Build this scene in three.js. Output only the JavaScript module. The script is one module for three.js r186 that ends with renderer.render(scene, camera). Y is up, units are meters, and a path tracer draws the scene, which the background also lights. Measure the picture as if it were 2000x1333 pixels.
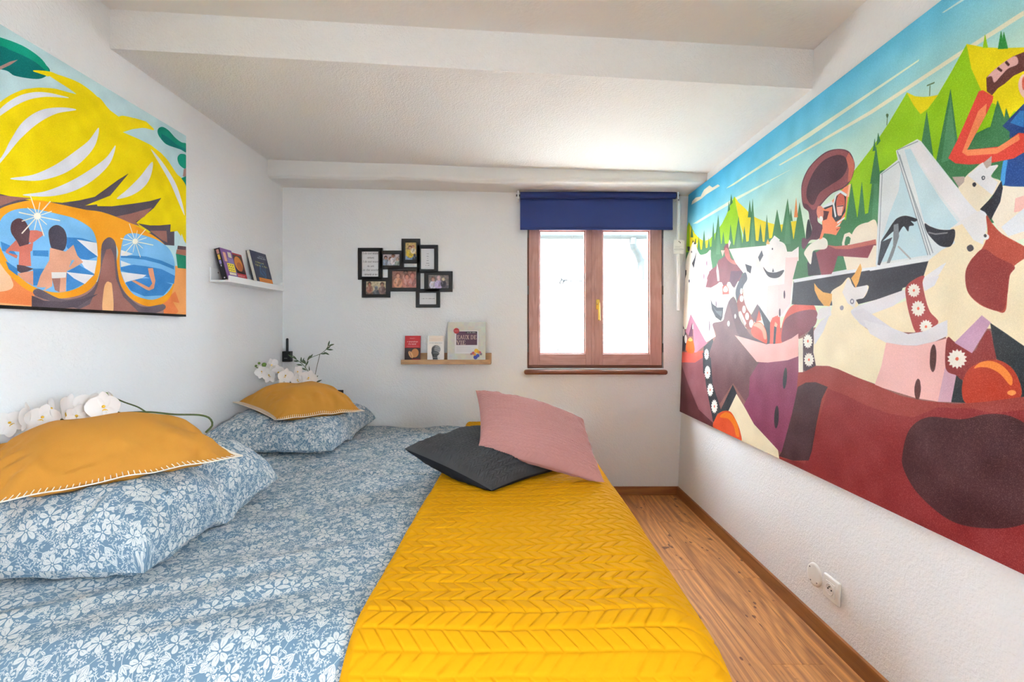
import * as THREE from 'three';
import { RoundedBoxGeometry } from 'three/addons/geometries/RoundedBoxGeometry.js';
import { RectAreaLightUniformsLib } from 'three/addons/lights/RectAreaLightUniformsLib.js';
import { mergeGeometries } from 'three/addons/utils/BufferGeometryUtils.js';

// ---------- camera, sky, sun, exposure ----------
const scene = new THREE.Scene();
const camera = new THREE.PerspectiveCamera(2 * Math.atan(666.5 / 930) * 180 / Math.PI, 2000 / 1333, 0.05, 100);
camera.position.set(0, 1.2, 0);
camera.lookAt(0, 1.2, -1);
camera.setViewOffset(2000, 1333, 2, 18.5, 2000, 1333);   // lens shift: level camera, horizon a little above the middle
const renderer = new THREE.WebGLRenderer({ antialias: true });
renderer.toneMapping = THREE.LinearToneMapping;
renderer.toneMappingExposure = 2.35;
renderer.shadowMap.enabled = true;
scene.background = new THREE.Color().setRGB(13.8, 16.3, 18.6);   // bright hazy sky, seen only through the window openings
const sun = new THREE.DirectionalLight(0xf8f8f4, 28);
sun.position.set(-6, 7.9, -2.4); sun.target.position.set(0, 1, -5);
sun.castShadow = true; sun.shadow.radius = 2;
Object.assign(sun.shadow.camera, { left: -8, right: 8, top: 8, bottom: -8, near: 0.5, far: 40 });
scene.add(sun, sun.target);

RectAreaLightUniformsLib.init();

// ---------- helpers ----------
const V = (x, y, z) => new THREE.Vector3(x, y, z);
let seed = 7;
const rnd = () => { seed = (Math.imul(seed, 1664525) + 1013904223) >>> 0; return seed / 4294967296; };
const rr = (a, b) => a + (b - a) * rnd();
const hash = (x, y, z = 0) => { let h = Math.imul(x, 374761393) + Math.imul(y, 668265263) + Math.imul(z, 2147483647) | 0; h = Math.imul(h ^ (h >>> 13), 1274126177); return ((h ^ (h >>> 16)) >>> 0) / 4294967296; };
function noise(x, y, period = 0, s = 0) {   // value noise 0..1, optionally periodic
  const ix = Math.floor(x), iy = Math.floor(y), fx = x - ix, fy = y - iy, u = fx * fx * (3 - 2 * fx), v = fy * fy * (3 - 2 * fy);
  const w = (n) => period ? ((n % period) + period) % period : n;
  const a = hash(w(ix), w(iy), s), b = hash(w(ix + 1), w(iy), s), c = hash(w(ix), w(iy + 1), s), d = hash(w(ix + 1), w(iy + 1), s);
  return (a + (b - a) * u) * (1 - v) + (c + (d - c) * u) * v;
}
const clamp = (x, a = 0, b = 1) => Math.min(b, Math.max(a, x));
const smooth = (a, b, x) => { const t = clamp((x - a) / (b - a)); return t * t * (3 - 2 * t); };
const taken = {};
const numbered = (n) => { const k = taken[n] = (taken[n] ?? -1) + 1; return k ? n + '_' + String(k).padStart(3, '0') : n; };
const shade = (m) => { m.castShadow = true; m.receiveShadow = true; return m; };
function mesh(name, geo, mat, parent, pos, rot) {
  const m = shade(new THREE.Mesh(geo, mat)); m.name = parent ? name : numbered(name);
  if (pos) m.position.set(...pos); if (rot) m.rotation.set(...rot);
  (parent ?? scene).add(m); return m;
}
function thing(name, label, category, pos = [0, 0, 0], rot = [0, 0, 0], group) {
  const g = new THREE.Group(); g.name = numbered(name); g.position.set(...pos); g.rotation.set(...rot);
  g.userData = { label, category }; if (group) g.userData.group = group; scene.add(g); return g;
}
function part(name, parent, pos, rot) { const g = new THREE.Group(); g.name = name; if (pos) g.position.set(...pos); if (rot) g.rotation.set(...rot); parent.add(g); return g; }
const tag = (o, label, category, group) => { Object.assign(o.userData, { label, category }); if (group) o.userData.group = group; return o; };
const struct = (o, label, category) => { Object.assign(o.userData, { kind: 'structure', label, category }); return o; };
const box = (x0, x1, y0, y1, z0, z1) => { const g = new THREE.BoxGeometry(x1 - x0, y1 - y0, z1 - z0); g.translate((x0 + x1) / 2, (y0 + y1) / 2, (z0 + z1) / 2); return boxUV(g); };
const rbox = (x0, x1, y0, y1, z0, z1, r = 0.004, s = 2) => { const g = new RoundedBoxGeometry(x1 - x0, y1 - y0, z1 - z0, s, r); g.translate((x0 + x1) / 2, (y0 + y1) / 2, (z0 + z1) / 2); return boxUV(g); };
function boxUV(g, k = 1) {   // uv in metres, by the dominant axis of the normal
  const p = g.attributes.position, n = g.attributes.normal, uv = new Float32Array(p.count * 2);
  for (let i = 0; i < p.count; i++) {
    const ax = Math.abs(n.getX(i)), ay = Math.abs(n.getY(i)), az = Math.abs(n.getZ(i)), x = p.getX(i), y = p.getY(i), z = p.getZ(i);
    const [u, v] = ax >= ay && ax >= az ? [z, y] : ay >= az ? [x, z] : [x, y];
    uv[2 * i] = u * k; uv[2 * i + 1] = v * k;
  }
  g.setAttribute('uv', new THREE.BufferAttribute(uv, 2)); return g;
}
function hexa(b, t) {   // solid from four bottom and four top corners (both rings counter-clockwise from above)
  const f = [[b[3], b[2], b[1], b[0]], [t[0], t[1], t[2], t[3]], ...[0, 1, 2, 3].map((i) => { const j = (i + 1) % 4; return [b[i], b[j], t[j], t[i]]; })];
  const pos = []; for (const q of f) for (const k of [0, 1, 2, 0, 2, 3]) pos.push(...q[k]);
  const g = new THREE.BufferGeometry(); g.setAttribute('position', new THREE.Float32BufferAttribute(pos, 3)); g.computeVertexNormals(); return boxUV(g);
}
function tube(pts, r, seg = 24, rad = 8, closed = false) { return new THREE.TubeGeometry(new THREE.CatmullRomCurve3(pts.map((p) => V(...p)), closed, 'centripetal'), seg, r, rad, closed); }
function grid(nu, nv, fn, uvfn) {   // sheet of (nu+1) x (nv+1) points
  const pos = new Float32Array((nu + 1) * (nv + 1) * 3), uv = new Float32Array((nu + 1) * (nv + 1) * 2), idx = [];
  for (let j = 0, k = 0; j <= nv; j++) for (let i = 0; i <= nu; i++, k++) {
    const p = fn(i / nu, j / nv); pos[3 * k] = p[0]; pos[3 * k + 1] = p[1]; pos[3 * k + 2] = p[2];
    const q = uvfn ? uvfn(i / nu, j / nv) : [i / nu, j / nv]; uv[2 * k] = q[0]; uv[2 * k + 1] = q[1];
    if (i < nu && j < nv) { const a = k, b = k + 1, c = k + nu + 1, d = c + 1; idx.push(a, b, d, a, d, c); }
  }
  const g = new THREE.BufferGeometry(); g.setAttribute('position', new THREE.BufferAttribute(pos, 3)); g.setAttribute('uv', new THREE.BufferAttribute(uv, 2)); g.setIndex(idx); g.computeVertexNormals(); return g;
}
function dataTex(w, h, fn, srgb = true, wrap = THREE.RepeatWrapping) {
  const d = new Uint8Array(w * h * 4);
  for (let y = 0; y < h; y++) for (let x = 0; x < w; x++) { const c = fn(x, y), i = (y * w + x) * 4; if (typeof c === 'number') d[i] = d[i + 1] = d[i + 2] = clamp(c) * 255; else { d[i] = c[0]; d[i + 1] = c[1]; d[i + 2] = c[2]; } d[i + 3] = 255; }
  const t = new THREE.DataTexture(d, w, h); t.wrapS = t.wrapT = wrap; t.magFilter = THREE.LinearFilter; t.needsUpdate = true; if (srgb) t.colorSpace = THREE.SRGBColorSpace; return t;
}
function canvas(w, h, draw) { const c = document.createElement('canvas'); c.width = w; c.height = h; const x = c.getContext('2d'); draw(x, w, h); return c; }
function canvasTex(c, repeat) { const t = new THREE.CanvasTexture(c); t.colorSpace = THREE.SRGBColorSpace; t.anisotropy = 8; if (repeat) { t.wrapS = t.wrapT = THREE.RepeatWrapping; t.repeat.set(repeat, repeat); } return t; }
const scaled = (t, a, b = a) => { const c = t.clone(); c.repeat.set(a, b); c.needsUpdate = true; return c; };
const std = (color, roughness = 0.6, more = {}) => new THREE.MeshStandardMaterial({ color, roughness, ...more });

// ---------- materials ----------
const stuccoTex = dataTex(512, 512, (x, y) => { const u = x / 512, v = y / 512; return 0.45 * smooth(0.3, 0.75, noise(u * 40, v * 40, 40, 1)) + 0.3 * smooth(0.3, 0.8, noise(u * 90, v * 90, 90, 2)) + 0.25 * noise(u * 12, v * 12, 12, 3); }, false);
const wallMat = std('#f2f2f1', 0.92, { bumpMap: scaled(stuccoTex, 3.4), bumpScale: 0.001 });
const ceilMat = std('#f3f2ef', 0.92, { bumpMap: scaled(stuccoTex, 4), bumpScale: 0.0018 });
const smoothWall = std('#f1efea', 0.9, { bumpMap: scaled(stuccoTex, 2), bumpScale: 0.0005 });
function woodTex(w, h, light, dark, rings, knots, s) {
  return dataTex(w, h, (x, y) => {
    const u = x / w, v = y / h;
    const warp = 1.5 * noise(u * 2.2, v * 2.4, 0, s) + 0.5 * noise(u * 5, v * 6, 0, s + 1) + 0.12 * noise(u * 30, v * 20, 0, s + 7);
    let r = Math.sin((u * rings + warp * 2.6) * 6.283); r = 0.5 + 0.5 * r; r = Math.pow(r, 1.6);
    const fib = noise(u * 220, v * 14, 0, s + 2), pore = smooth(0.78, 0.95, noise(u * 300, v * 30, 0, s + 3)), streak = 0.6 * noise(u * 26 + warp * 2, v * 2.2, 0, s + 8) + 0.4 * noise(u * 70 + warp * 3, v * 4, 0, s + 9);
    let k = clamp(-0.02 + 0.34 * r * (0.4 + 0.6 * noise(u * 4, v * 5, 0, s + 4)) + 0.5 * streak + 0.2 * (fib - 0.5) + 0.3 * pore);
    if (knots) { const q = noise(u * 9, v * 26, 0, s + 5) * noise(u * 26, v * 60, 0, s + 6); k = clamp(k + 0.75 * smooth(0.66, 0.8, q)); }
    return [0, 1, 2].map((c) => light[c] + (dark[c] - light[c]) * k);
  }, true, THREE.MirroredRepeatWrapping);
}
const floorTex = woodTex(512, 2048, [234, 162, 90], [112, 60, 24], 6, true, 11);
const plankMat = std('#ffffff', 0.42, { map: floorTex });
const skirtTex = woodTex(256, 1024, [170, 108, 52], [118, 68, 28], 5, false, 31);
const skirtMat = std('#ffffff', 0.5, { map: skirtTex });
const hazyMahogany = std('#ffffff', 0.38, { map: woodTex(256, 1024, [206, 156, 142], [168, 116, 102], 4, false, 41) });  // wood colour lightened to carry the haze of window flare
const sillMat = std('#ffffff', 0.35, { map: woodTex(256, 1024, [140, 82, 54], [92, 50, 32], 4, false, 51) });
const oakMat = std('#ffffff', 0.55, { map: woodTex(256, 1024, [204, 162, 116], [150, 108, 70], 6, false, 61) });
const white = std('#f4f4f2', 0.35), plastic = std('#f1efe8', 0.3), black = std('#0d0d0f', 0.45), brass = std('#c9a24a', 0.28, { metalness: 1 }), iron = std('#77716c', 0.45, { metalness: 0.8 });
const paper = std('#e9e2d2', 0.85);
const glass = new THREE.MeshPhysicalMaterial({ color: 0xffffff, roughness: 0, transmission: 1, thickness: 0, ior: 1.5 });

// ---------- the room ----------
const XL = -1.678, ZB = -3.5, ZF = 1.6, K = 3.5 / 930;
const xr = (y) => 1.226 + 0.04 * y;                         // the right wall leans outwards a little
const lowY = (x) => 2.385 - (x + 1.678) * 0.0415, highY = (x) => 2.55 - (x + 1.678) * 0.039;   // both ceilings drop to the right
{
  const floor = new THREE.Group(); floor.name = 'floor'; scene.add(floor); struct(floor, 'brown chestnut plank floor beside the bed', 'floor');
  mesh('subfloor', box(-1.75, 1.4, -0.12, -0.012, ZB - 0.05, ZF + 0.05), std('#6a4526', 0.8), floor);
  const W = 0.192, L = 1.285;
  for (let i = 0; i < 16; i++) {
    const x0 = -1.75 + i * W, off = (i * 0.47) % 1 * L;
    for (let z = ZF - off + L; z > ZB - L; z -= L) {
      const z1 = Math.min(z, ZF + 0.04), z0 = Math.max(z - L, ZB - 0.04); if (z1 - z0 < 0.05) continue;
      const g = rbox(x0 + 0.0004, x0 + W - 0.0004, -0.014, 0, z0 + 0.0004, z1 - 0.0004, 0.0012, 1), p = g.attributes.position, uv = g.attributes.uv, a = rnd(), b = rnd() * 3;
      for (let k = 0; k < p.count; k++) uv.setXY(k, a + (p.getX(k) - x0) / W * 0.55, b + (p.getZ(k) - z0) / 1.9);
      mesh('plank', g, plankMat, floor);
    }
  }
  struct(mesh('wall_left', mergeGeometries([box(XL - 0.2, XL, -0.1, 2.9, ZB - 0.4, 0), box(XL - 0.2, XL, -0.1, 0.95, 0, 0.8), box(XL - 0.2, XL, 1.65, 2.9, 0, 0.8), box(XL - 0.2, XL, -0.1, 2.9, 0.8, ZF + 0.2)]), wallMat), 'white stucco wall behind the bed head', 'wall');
  const slab = (y0, y1, z0, z1) => hexa([[xr(y0), y0, z1], [1.6, y0, z1], [1.6, y0, z0], [xr(y0), y0, z0]], [[xr(y1), y1, z1], [1.6, y1, z1], [1.6, y1, z0], [xr(y1), y1, z0]]);
  struct(mesh('wall_right', mergeGeometries([slab(-0.1, 2.9, ZB - 0.4, 0), slab(-0.1, 1.0, 0, 1.1), slab(1.95, 2.9, 0, 1.1), slab(-0.1, 2.9, 1.1, ZF + 0.2)]), wallMat), 'white stucco wall carrying the long cow painting', 'wall');
  const wallWith = (holes, z0, z1) => {
    const s = new THREE.Shape([[-1.9, -0.1], [1.6, -0.1], [1.6, 2.9], [-1.9, 2.9]].map((p) => new THREE.Vector2(...p)));
    for (const [a, b, c, d] of holes) s.holes.push(new THREE.Path([[a, c], [a, d], [b, d], [b, c]].map((p) => new THREE.Vector2(...p))));
    const g = new THREE.ExtrudeGeometry(s, { depth: z1 - z0, bevelEnabled: false }); g.translate(0, 0, z0); return boxUV(g);
  };
  struct(mesh('wall_back', wallWith([[0.12, 1.122, 0.93, 2.035]], ZB - 0.36, ZB), wallMat), 'pale wall with the small wooden window', 'wall');
  struct(mesh('wall_front', wallWith([], ZF, ZF + 0.25), wallMat), 'white wall behind the viewer', 'wall');
  // ceilings: a low one over the window side, a step, a higher one towards the viewer, a beam along the window wall
  const ceiling = new THREE.Group(); ceiling.name = 'ceiling'; scene.add(ceiling); struct(ceiling, 'white stucco ceiling in two levels with a beam above the window', 'ceiling');
  const a = XL - 0.1, b = 1.5, zl = -1.99, zr = -2.085;
  mesh('low_ceiling', hexa([[a, lowY(a), zl], [b, lowY(b), zr], [b, lowY(b), ZB - 0.3], [a, lowY(a), ZB - 0.3]], [[a, 2.9, zl], [b, 2.9, zr], [b, 2.9, ZB - 0.3], [a, 2.9, ZB - 0.3]]), ceilMat, ceiling);
  mesh('high_ceiling', hexa([[a, highY(a), ZF + 0.1], [b, highY(b), ZF + 0.1], [b, highY(b), zr - 0.01], [a, highY(a), zl - 0.01]], [[a, 2.9, ZF + 0.1], [b, 2.9, ZF + 0.1], [b, 2.9, zr - 0.01], [a, 2.9, zl - 0.01]]), smoothWall, ceiling);
  { // beam with a rounded lower edge, lofted between its two ends
    const prof = (zf, yb, yt) => { const p = [[zf, yt]], r = 0.035; for (let i = 0; i <= 8; i++) { const t = i / 8 * Math.PI / 2; p.push([zf - r + r * Math.cos(t), yb + r - r * Math.sin(t)]); } p.push([ZB - 0.02, yb]); return p; };
    const A = prof(-3.29, 2.262, 2.43), B = prof(-3.19, 2.19, 2.32), n = A.length - 1;
    const g = grid(40, n, (u, v) => { const k = Math.round(v * n), w = 0.006 * Math.sin(u * 9) + 0.004 * Math.sin(u * 23); return [a + (b - a) * u, A[k][1] + (B[k][1] - A[k][1]) * u + (k && k < n ? w * 0.7 : 0), A[k][0] + (B[k][0] - A[k][0]) * u + (k < n ? w : 0)]; });
    g.index.array.reverse(); g.computeVertexNormals(); mesh('beam', boxUV(g), smoothWall, ceiling);
  }
  struct(mesh('unseen_roof_slab', box(-3.7, 1.9, 2.9, 3.0, ZB - 0.4, ZF + 1.3), std('#8a8078', 0.9)), 'unseen flat roof over the room, deep eaves added to block the sun', 'roof');  // out of view; eaves added to keep direct sun off the side windows
  // skirting
  const sk = (name, g, l) => struct(mesh(name, g, skirtMat), l, 'baseboard');
  const skirtUV = (g, axis) => { const p = g.attributes.position, uv = g.attributes.uv; for (let i = 0; i < p.count; i++) uv.setXY(i, p.getY(i) * 3, (axis ? p.getZ(i) : p.getX(i)) * 0.6); return g; };
  sk('baseboard_right', skirtUV(hexa([[1.212, 0, ZF], [1.24, 0, ZF], [1.24, 0, ZB], [1.212, 0, ZB]], [[1.216, 0.062, ZF], [1.24, 0.062, ZF], [1.24, 0.062, ZB], [1.216, 0.062, ZB]]), true), 'brown wooden skirting under the long painting');
  sk('baseboard_back', skirtUV(rbox(XL, 1.225, 0, 0.062, ZB - 0.004, ZB + 0.014, 0.003), false), 'brown wooden skirting below the window');
}
// ---------- window ----------
const win = new THREE.Group(); win.name = 'window_1'; scene.add(win); struct(win, 'two-leaf wooden window with brass handle and white wall outside', 'window');
{
  const X = (px, d = 3.5) => (px - 998) * d / 930, Y = (py, d = 3.5) => 1.2 - (py - 648) * d / 930;
  const bar = (name, parent, x0, x1, y0, y1, z0, z1, vertical = true, m = hazyMahogany) => { const g = rbox(x0, x1, y0, y1, z0, z1, 0.005), p = g.attributes.position, uv = g.attributes.uv; for (let i = 0; i < p.count; i++) uv.setXY(i, vertical ? p.getX(i) * 3 + p.getZ(i) * 3 : p.getY(i) * 3 + p.getZ(i) * 3, (vertical ? p.getY(i) : p.getX(i)) * 0.9); return mesh(name, g, m, parent); };
  const zf = ZB - 0.012;
  const fr = part('frame', win);
  bar('frame_stile', fr, 0.119, 0.15, 0.93, 2.035, zf - 0.075, zf - 0.022, true, sillMat); bar('frame_stile', fr, 1.092, 1.123, 0.93, 2.035, zf - 0.075, zf - 0.022, true, sillMat);
  bar('frame_rail', fr, 0.12, 1.122, 0.93, 0.975, zf - 0.075, zf - 0.02, false, sillMat); bar('frame_rail', fr, 0.12, 1.122, 2.0, 2.035, zf - 0.075, zf - 0.02, false, sillMat);
  const g0 = Y(692), g1 = Y(450), s0 = Y(714), s1 = 2.02;
  for (const [xa, xb, ga, gb, hinge] of [[X(1033), X(1159), X(1054), X(1144), X(1031)], [X(1158.8), X(1294), X(1178), X(1270), X(1296)]]) {
    const s = part('sash', win);
    bar('stile', s, xa, ga, s0, s1, zf - 0.056, zf); bar('stile', s, gb, xb, s0, s1, zf - 0.056, zf);
    bar('rail', s, ga - 0.002, gb + 0.002, s0, g0, zf - 0.055, zf - 0.001, false); bar('rail', s, ga - 0.002, gb + 0.002, g1, s1, zf - 0.055, zf - 0.001, false);
    for (const [a, b, c, d, v] of [[ga, ga + 0.008, g0, g1, 1], [gb - 0.008, gb, g0, g1, 1], [ga, gb, g0, g0 + 0.008, 0], [ga, gb, g1 - 0.008, g1, 0]]) bar('glazing_bead', s, a, b, c, d, zf - 0.045, zf - 0.014, !!v);
    mesh('pane', new THREE.PlaneGeometry(gb - ga, g1 - g0), glass, s, [(ga + gb) / 2, (g0 + g1) / 2, zf - 0.032]);
    for (const py of [456, 567, 680]) { const h = part('hinge', win, [hinge, Y(py), zf + 0.001]); mesh('knuckle', new THREE.CylinderGeometry(0.0065, 0.0065, 0.045, 10), iron, h); mesh('finial', new THREE.SphereGeometry(0.007, 10, 8), iron, h, [0, 0.026, 0]); mesh('finial', new THREE.SphereGeometry(0.007, 10, 8), iron, h, [0, -0.026, 0]); }
  }
  bar('astragal', win, X(1155.5), X(1162), s0 + 0.002, s1 - 0.002, zf - 0.004, zf + 0.005);
  const h = part('handle', win, [X(1168), Y(603), zf]);
  mesh('rosette', new RoundedBoxGeometry(0.026, 0.075, 0.009, 3, 0.004), brass, h, [0, 0.03, 0.005]);
  mesh('neck', new THREE.CylinderGeometry(0.009, 0.01, 0.04, 16), brass, h, [0, 0.035, 0.025], [Math.PI / 2, 0, 0]);
  mesh('lever', tube([[0, 0.04, 0.044], [0, 0.02, 0.05], [0.001, -0.03, 0.052], [0.002, -0.08, 0.05]], 0.0075, 20, 12), brass, h);
  mesh('knob', new THREE.SphereGeometry(0.0085, 14, 10), brass, h, [0.002, -0.082, 0.05]);
  const sg = rbox(X(1024, 3.44), X(1305, 3.44), 0.888, 0.921, ZB - 0.06, ZB + 0.06, 0.014, 4); { const p = sg.attributes.position, uv = sg.attributes.uv; for (let i = 0; i < p.count; i++) uv.setXY(i, p.getY(i) * 3 + p.getZ(i) * 3, p.getX(i)); }
  mesh('sill', sg, sillMat, win);
  mesh('stone_sill', box(0.12, 1.122, 0.85, 0.93, ZB - 0.4, ZB - 0.07), std('#cfc8bc', 0.9), win);
  // two unseen side windows, out of view, placed to light the opposite walls
  for (const [n, x, z0, z1, y0, y1, l] of [[2, 1.43, 0, 1.1, 1.0, 1.95, 'unseen white framed side window on the right, placed to light the left wall'], [3, XL - 0.1, 0, 0.8, 0.95, 1.65, 'unseen white framed side window on the left, placed to light the right wall']]) {
    const w = new THREE.Group(); w.name = 'window_' + n; scene.add(w); struct(w, l, 'window');
    for (const [a, b, c, d] of [[z0, z0 + 0.05, y0, y1], [z1 - 0.05, z1, y0, y1], [z0, z1, y0, y0 + 0.05], [z0, z1, y1 - 0.05, y1]]) mesh('frame_bar', rbox(x - 0.03, x + 0.03, c, d, a, b, 0.005), white, w);
    mesh('pane', new THREE.PlaneGeometry(z1 - z0 - 0.1, y1 - y0 - 0.1), glass, w, [x, (y0 + y1) / 2, (z0 + z1) / 2], [0, Math.PI / 2, 0]);
    const paneLight = new THREE.RectAreaLight(0xdfeaff, 0.8, z1 - z0 - 0.1, y1 - y0 - 0.1); paneLight.name = 'unseen_window_light'; paneLight.position.set(x - Math.sign(x) * 0.04, (y0 + y1) / 2, (z0 + z1) / 2); paneLight.lookAt(0, (y0 + y1) / 2, (z0 + z1) / 2); scene.add(paneLight);   // area light inside the unseen pane, lighting the room from the side
  }
}
// ---------- outside: rough whitewashed stone wall, gutter, unseen lane and added dark ground ----------
{
  const g = grid(220, 140, (u, v) => { const x = -4 + 9 * u, y = -2 + 4.45 * v; const h = 0.05 * noise(x * 2.2, y * 2.8, 0, 71) + 0.03 * smooth(0.35, 0.65, noise(x * 4.5, y * 6, 0, 72)) + 0.012 * noise(x * 14, y * 14, 0, 73); return [x, y, -6.1 + h]; }, (u, v) => [u * 9, v * 4.45]);
  const limewash = dataTex(512, 512, (x, y) => { const u = x / 512, v = y / 512, m = smooth(0.62, 0.8, noise(u * 8, v * 8, 8, 74) * 0.6 + noise(u * 30, v * 30, 30, 75) * 0.4), c = 1 - smooth(0, 0.02, Math.abs(noise(u * 7, v * 9, 0, 76) * 0.75 + noise(u * 24, v * 24, 0, 78) * 0.25 - 0.5)); const k = 1 - 0.3 * m - 0.97 * smooth(0.35, 0.6, c * noise(u * 14, v * 14, 14, 77)); return [244 * k, 243 * k, 240 * k]; });
  const w = mesh('stone_wall', g, std('#ffffff', 0.95, { map: scaled(limewash, 0.45), bumpMap: scaled(stuccoTex, 1.5), bumpScale: 0.01 })); struct(w, 'rough whitewashed stone wall outside the window', 'wall');
  struct(mesh('added_dark_ground', box(-20, 20, -1.75, -1.62, -20, 20), std('#524b42', 0.95)), 'added dark ground out of view, cuts upward light through the side windows', 'ground');  // added out of view, dark so little light bounces upward indoors
  struct(mesh('lane', box(-4, 5, -1.6, -1.5, -6.2, ZB - 0.3), std('#d8d2c8', 0.95)), 'unseen pale lane below the window, bounces light up to the ceiling', 'ground');  // out of view, pale to throw light up through the window
  struct(mesh('tiled_roof', hexa([[-4, 2.47, -5.82], [5, 2.47, -5.82], [5, 3.6, -9], [-4, 3.6, -9]], [[-4, 2.53, -5.82], [5, 2.53, -5.82], [5, 3.66, -9], [-4, 3.66, -9]]), std('#a8664a', 0.9)), 'sloping roof of the house across the lane', 'roof');
  const zinc = std('#1c211f', 0.7), t = thing('rain_gutter', 'grey-green rain gutter with downpipe on the white wall outside', 'gutter');
  const s = new THREE.Shape(); s.absarc(0, 0, 0.05, Math.PI, 2 * Math.PI, false); s.absarc(0, 0, 0.044, 2 * Math.PI, Math.PI, true);
  const gg = new THREE.ExtrudeGeometry(s, { depth: 6, bevelEnabled: false, curveSegments: 12 }); gg.rotateY(Math.PI / 2); gg.translate(-3.4, 2.385, -5.85); mesh('trough', gg, zinc, t);
  for (const x of [-0.2, 0.75, 1.35]) mesh('bracket', new THREE.TorusGeometry(0.052, 0.006, 6, 16, Math.PI), zinc, t, [x, 2.385, -5.85], [Math.PI, Math.PI / 2, 0]);
  mesh('outlet', new THREE.CylinderGeometry(0.045, 0.04, 0.08, 18), zinc, t, [1.5, 2.31, -5.85]);
  mesh('elbow', tube([[1.5, 2.31, -5.85], [1.51, 2.25, -5.87], [1.59, 2.16, -5.95], [1.625, 2.08, -5.97]], 0.042, 20, 14), zinc, t);
  mesh('downpipe', new THREE.CylinderGeometry(0.042, 0.042, 0.26, 18), zinc, t, [1.63, 1.98, -5.97]);
  mesh('pipe_collar', new THREE.CylinderGeometry(0.047, 0.047, 0.025, 18), zinc, t, [1.63, 2.1, -5.97]);
}
// ---------- paintings ----------
function blob(x, pts, sm) {   // closed outline; smooth ones run through the midpoints of their sides
  const n = pts.length / 2, P = (i) => [pts[2 * ((i + n) % n)], pts[2 * ((i + n) % n) + 1]];
  x.beginPath();
  if (!sm) { for (let i = 0; i < n; i++) x[i ? 'lineTo' : 'moveTo'](...P(i)); x.closePath(); return; }
  x.moveTo(...P(0));
  for (let i = 0; i < n; i++) { const a = P(i - 1), b = P(i), c = P(i + 1), d = P(i + 2), k = 1 / 6; x.bezierCurveTo(b[0] + (c[0] - a[0]) * k, b[1] + (c[1] - a[1]) * k, c[0] - (d[0] - b[0]) * k, c[1] - (d[1] - b[1]) * k, ...c); }
  x.closePath();
}
function paintShapes(x, shapes) {
  x.lineJoin = x.lineCap = 'round';
  for (const [kind, color, sm, pts, w] of shapes) {
    if (kind === 'f') { blob(x, pts, sm); x.fillStyle = color; x.fill(); x.strokeStyle = color; x.lineWidth = 1.2; x.stroke(); continue; }
    x.beginPath(); x.moveTo(pts[0], pts[1]); for (let i = 2; i < pts.length; i += 2) x.lineTo(pts[i], pts[i + 1]);
    x.strokeStyle = color; x.lineWidth = w; x.stroke();
  }
}
function grain(x, w, h, s) {   // chalky speckle of the brushwork
  const im = x.getImageData(0, 0, w, h), d = im.data;
  for (let j = 0, i = 0; j < h; j++) for (let k = 0; k < w; k++, i += 4) {
    const n = hash(k, j, s), m = noise(k * 0.02, j * 0.02, 0, s) - 0.5, lum = (d[i] + d[i + 1] + d[i + 2]) / 765, g = (n - 0.5) * (26 - 14 * lum) + m * 16 + (n > 0.9 ? (1 - lum) * 26 : 0);
    d[i] += g; d[i + 1] += g; d[i + 2] += g;
  }
  x.putImageData(im, 0, 0);
}
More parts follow.
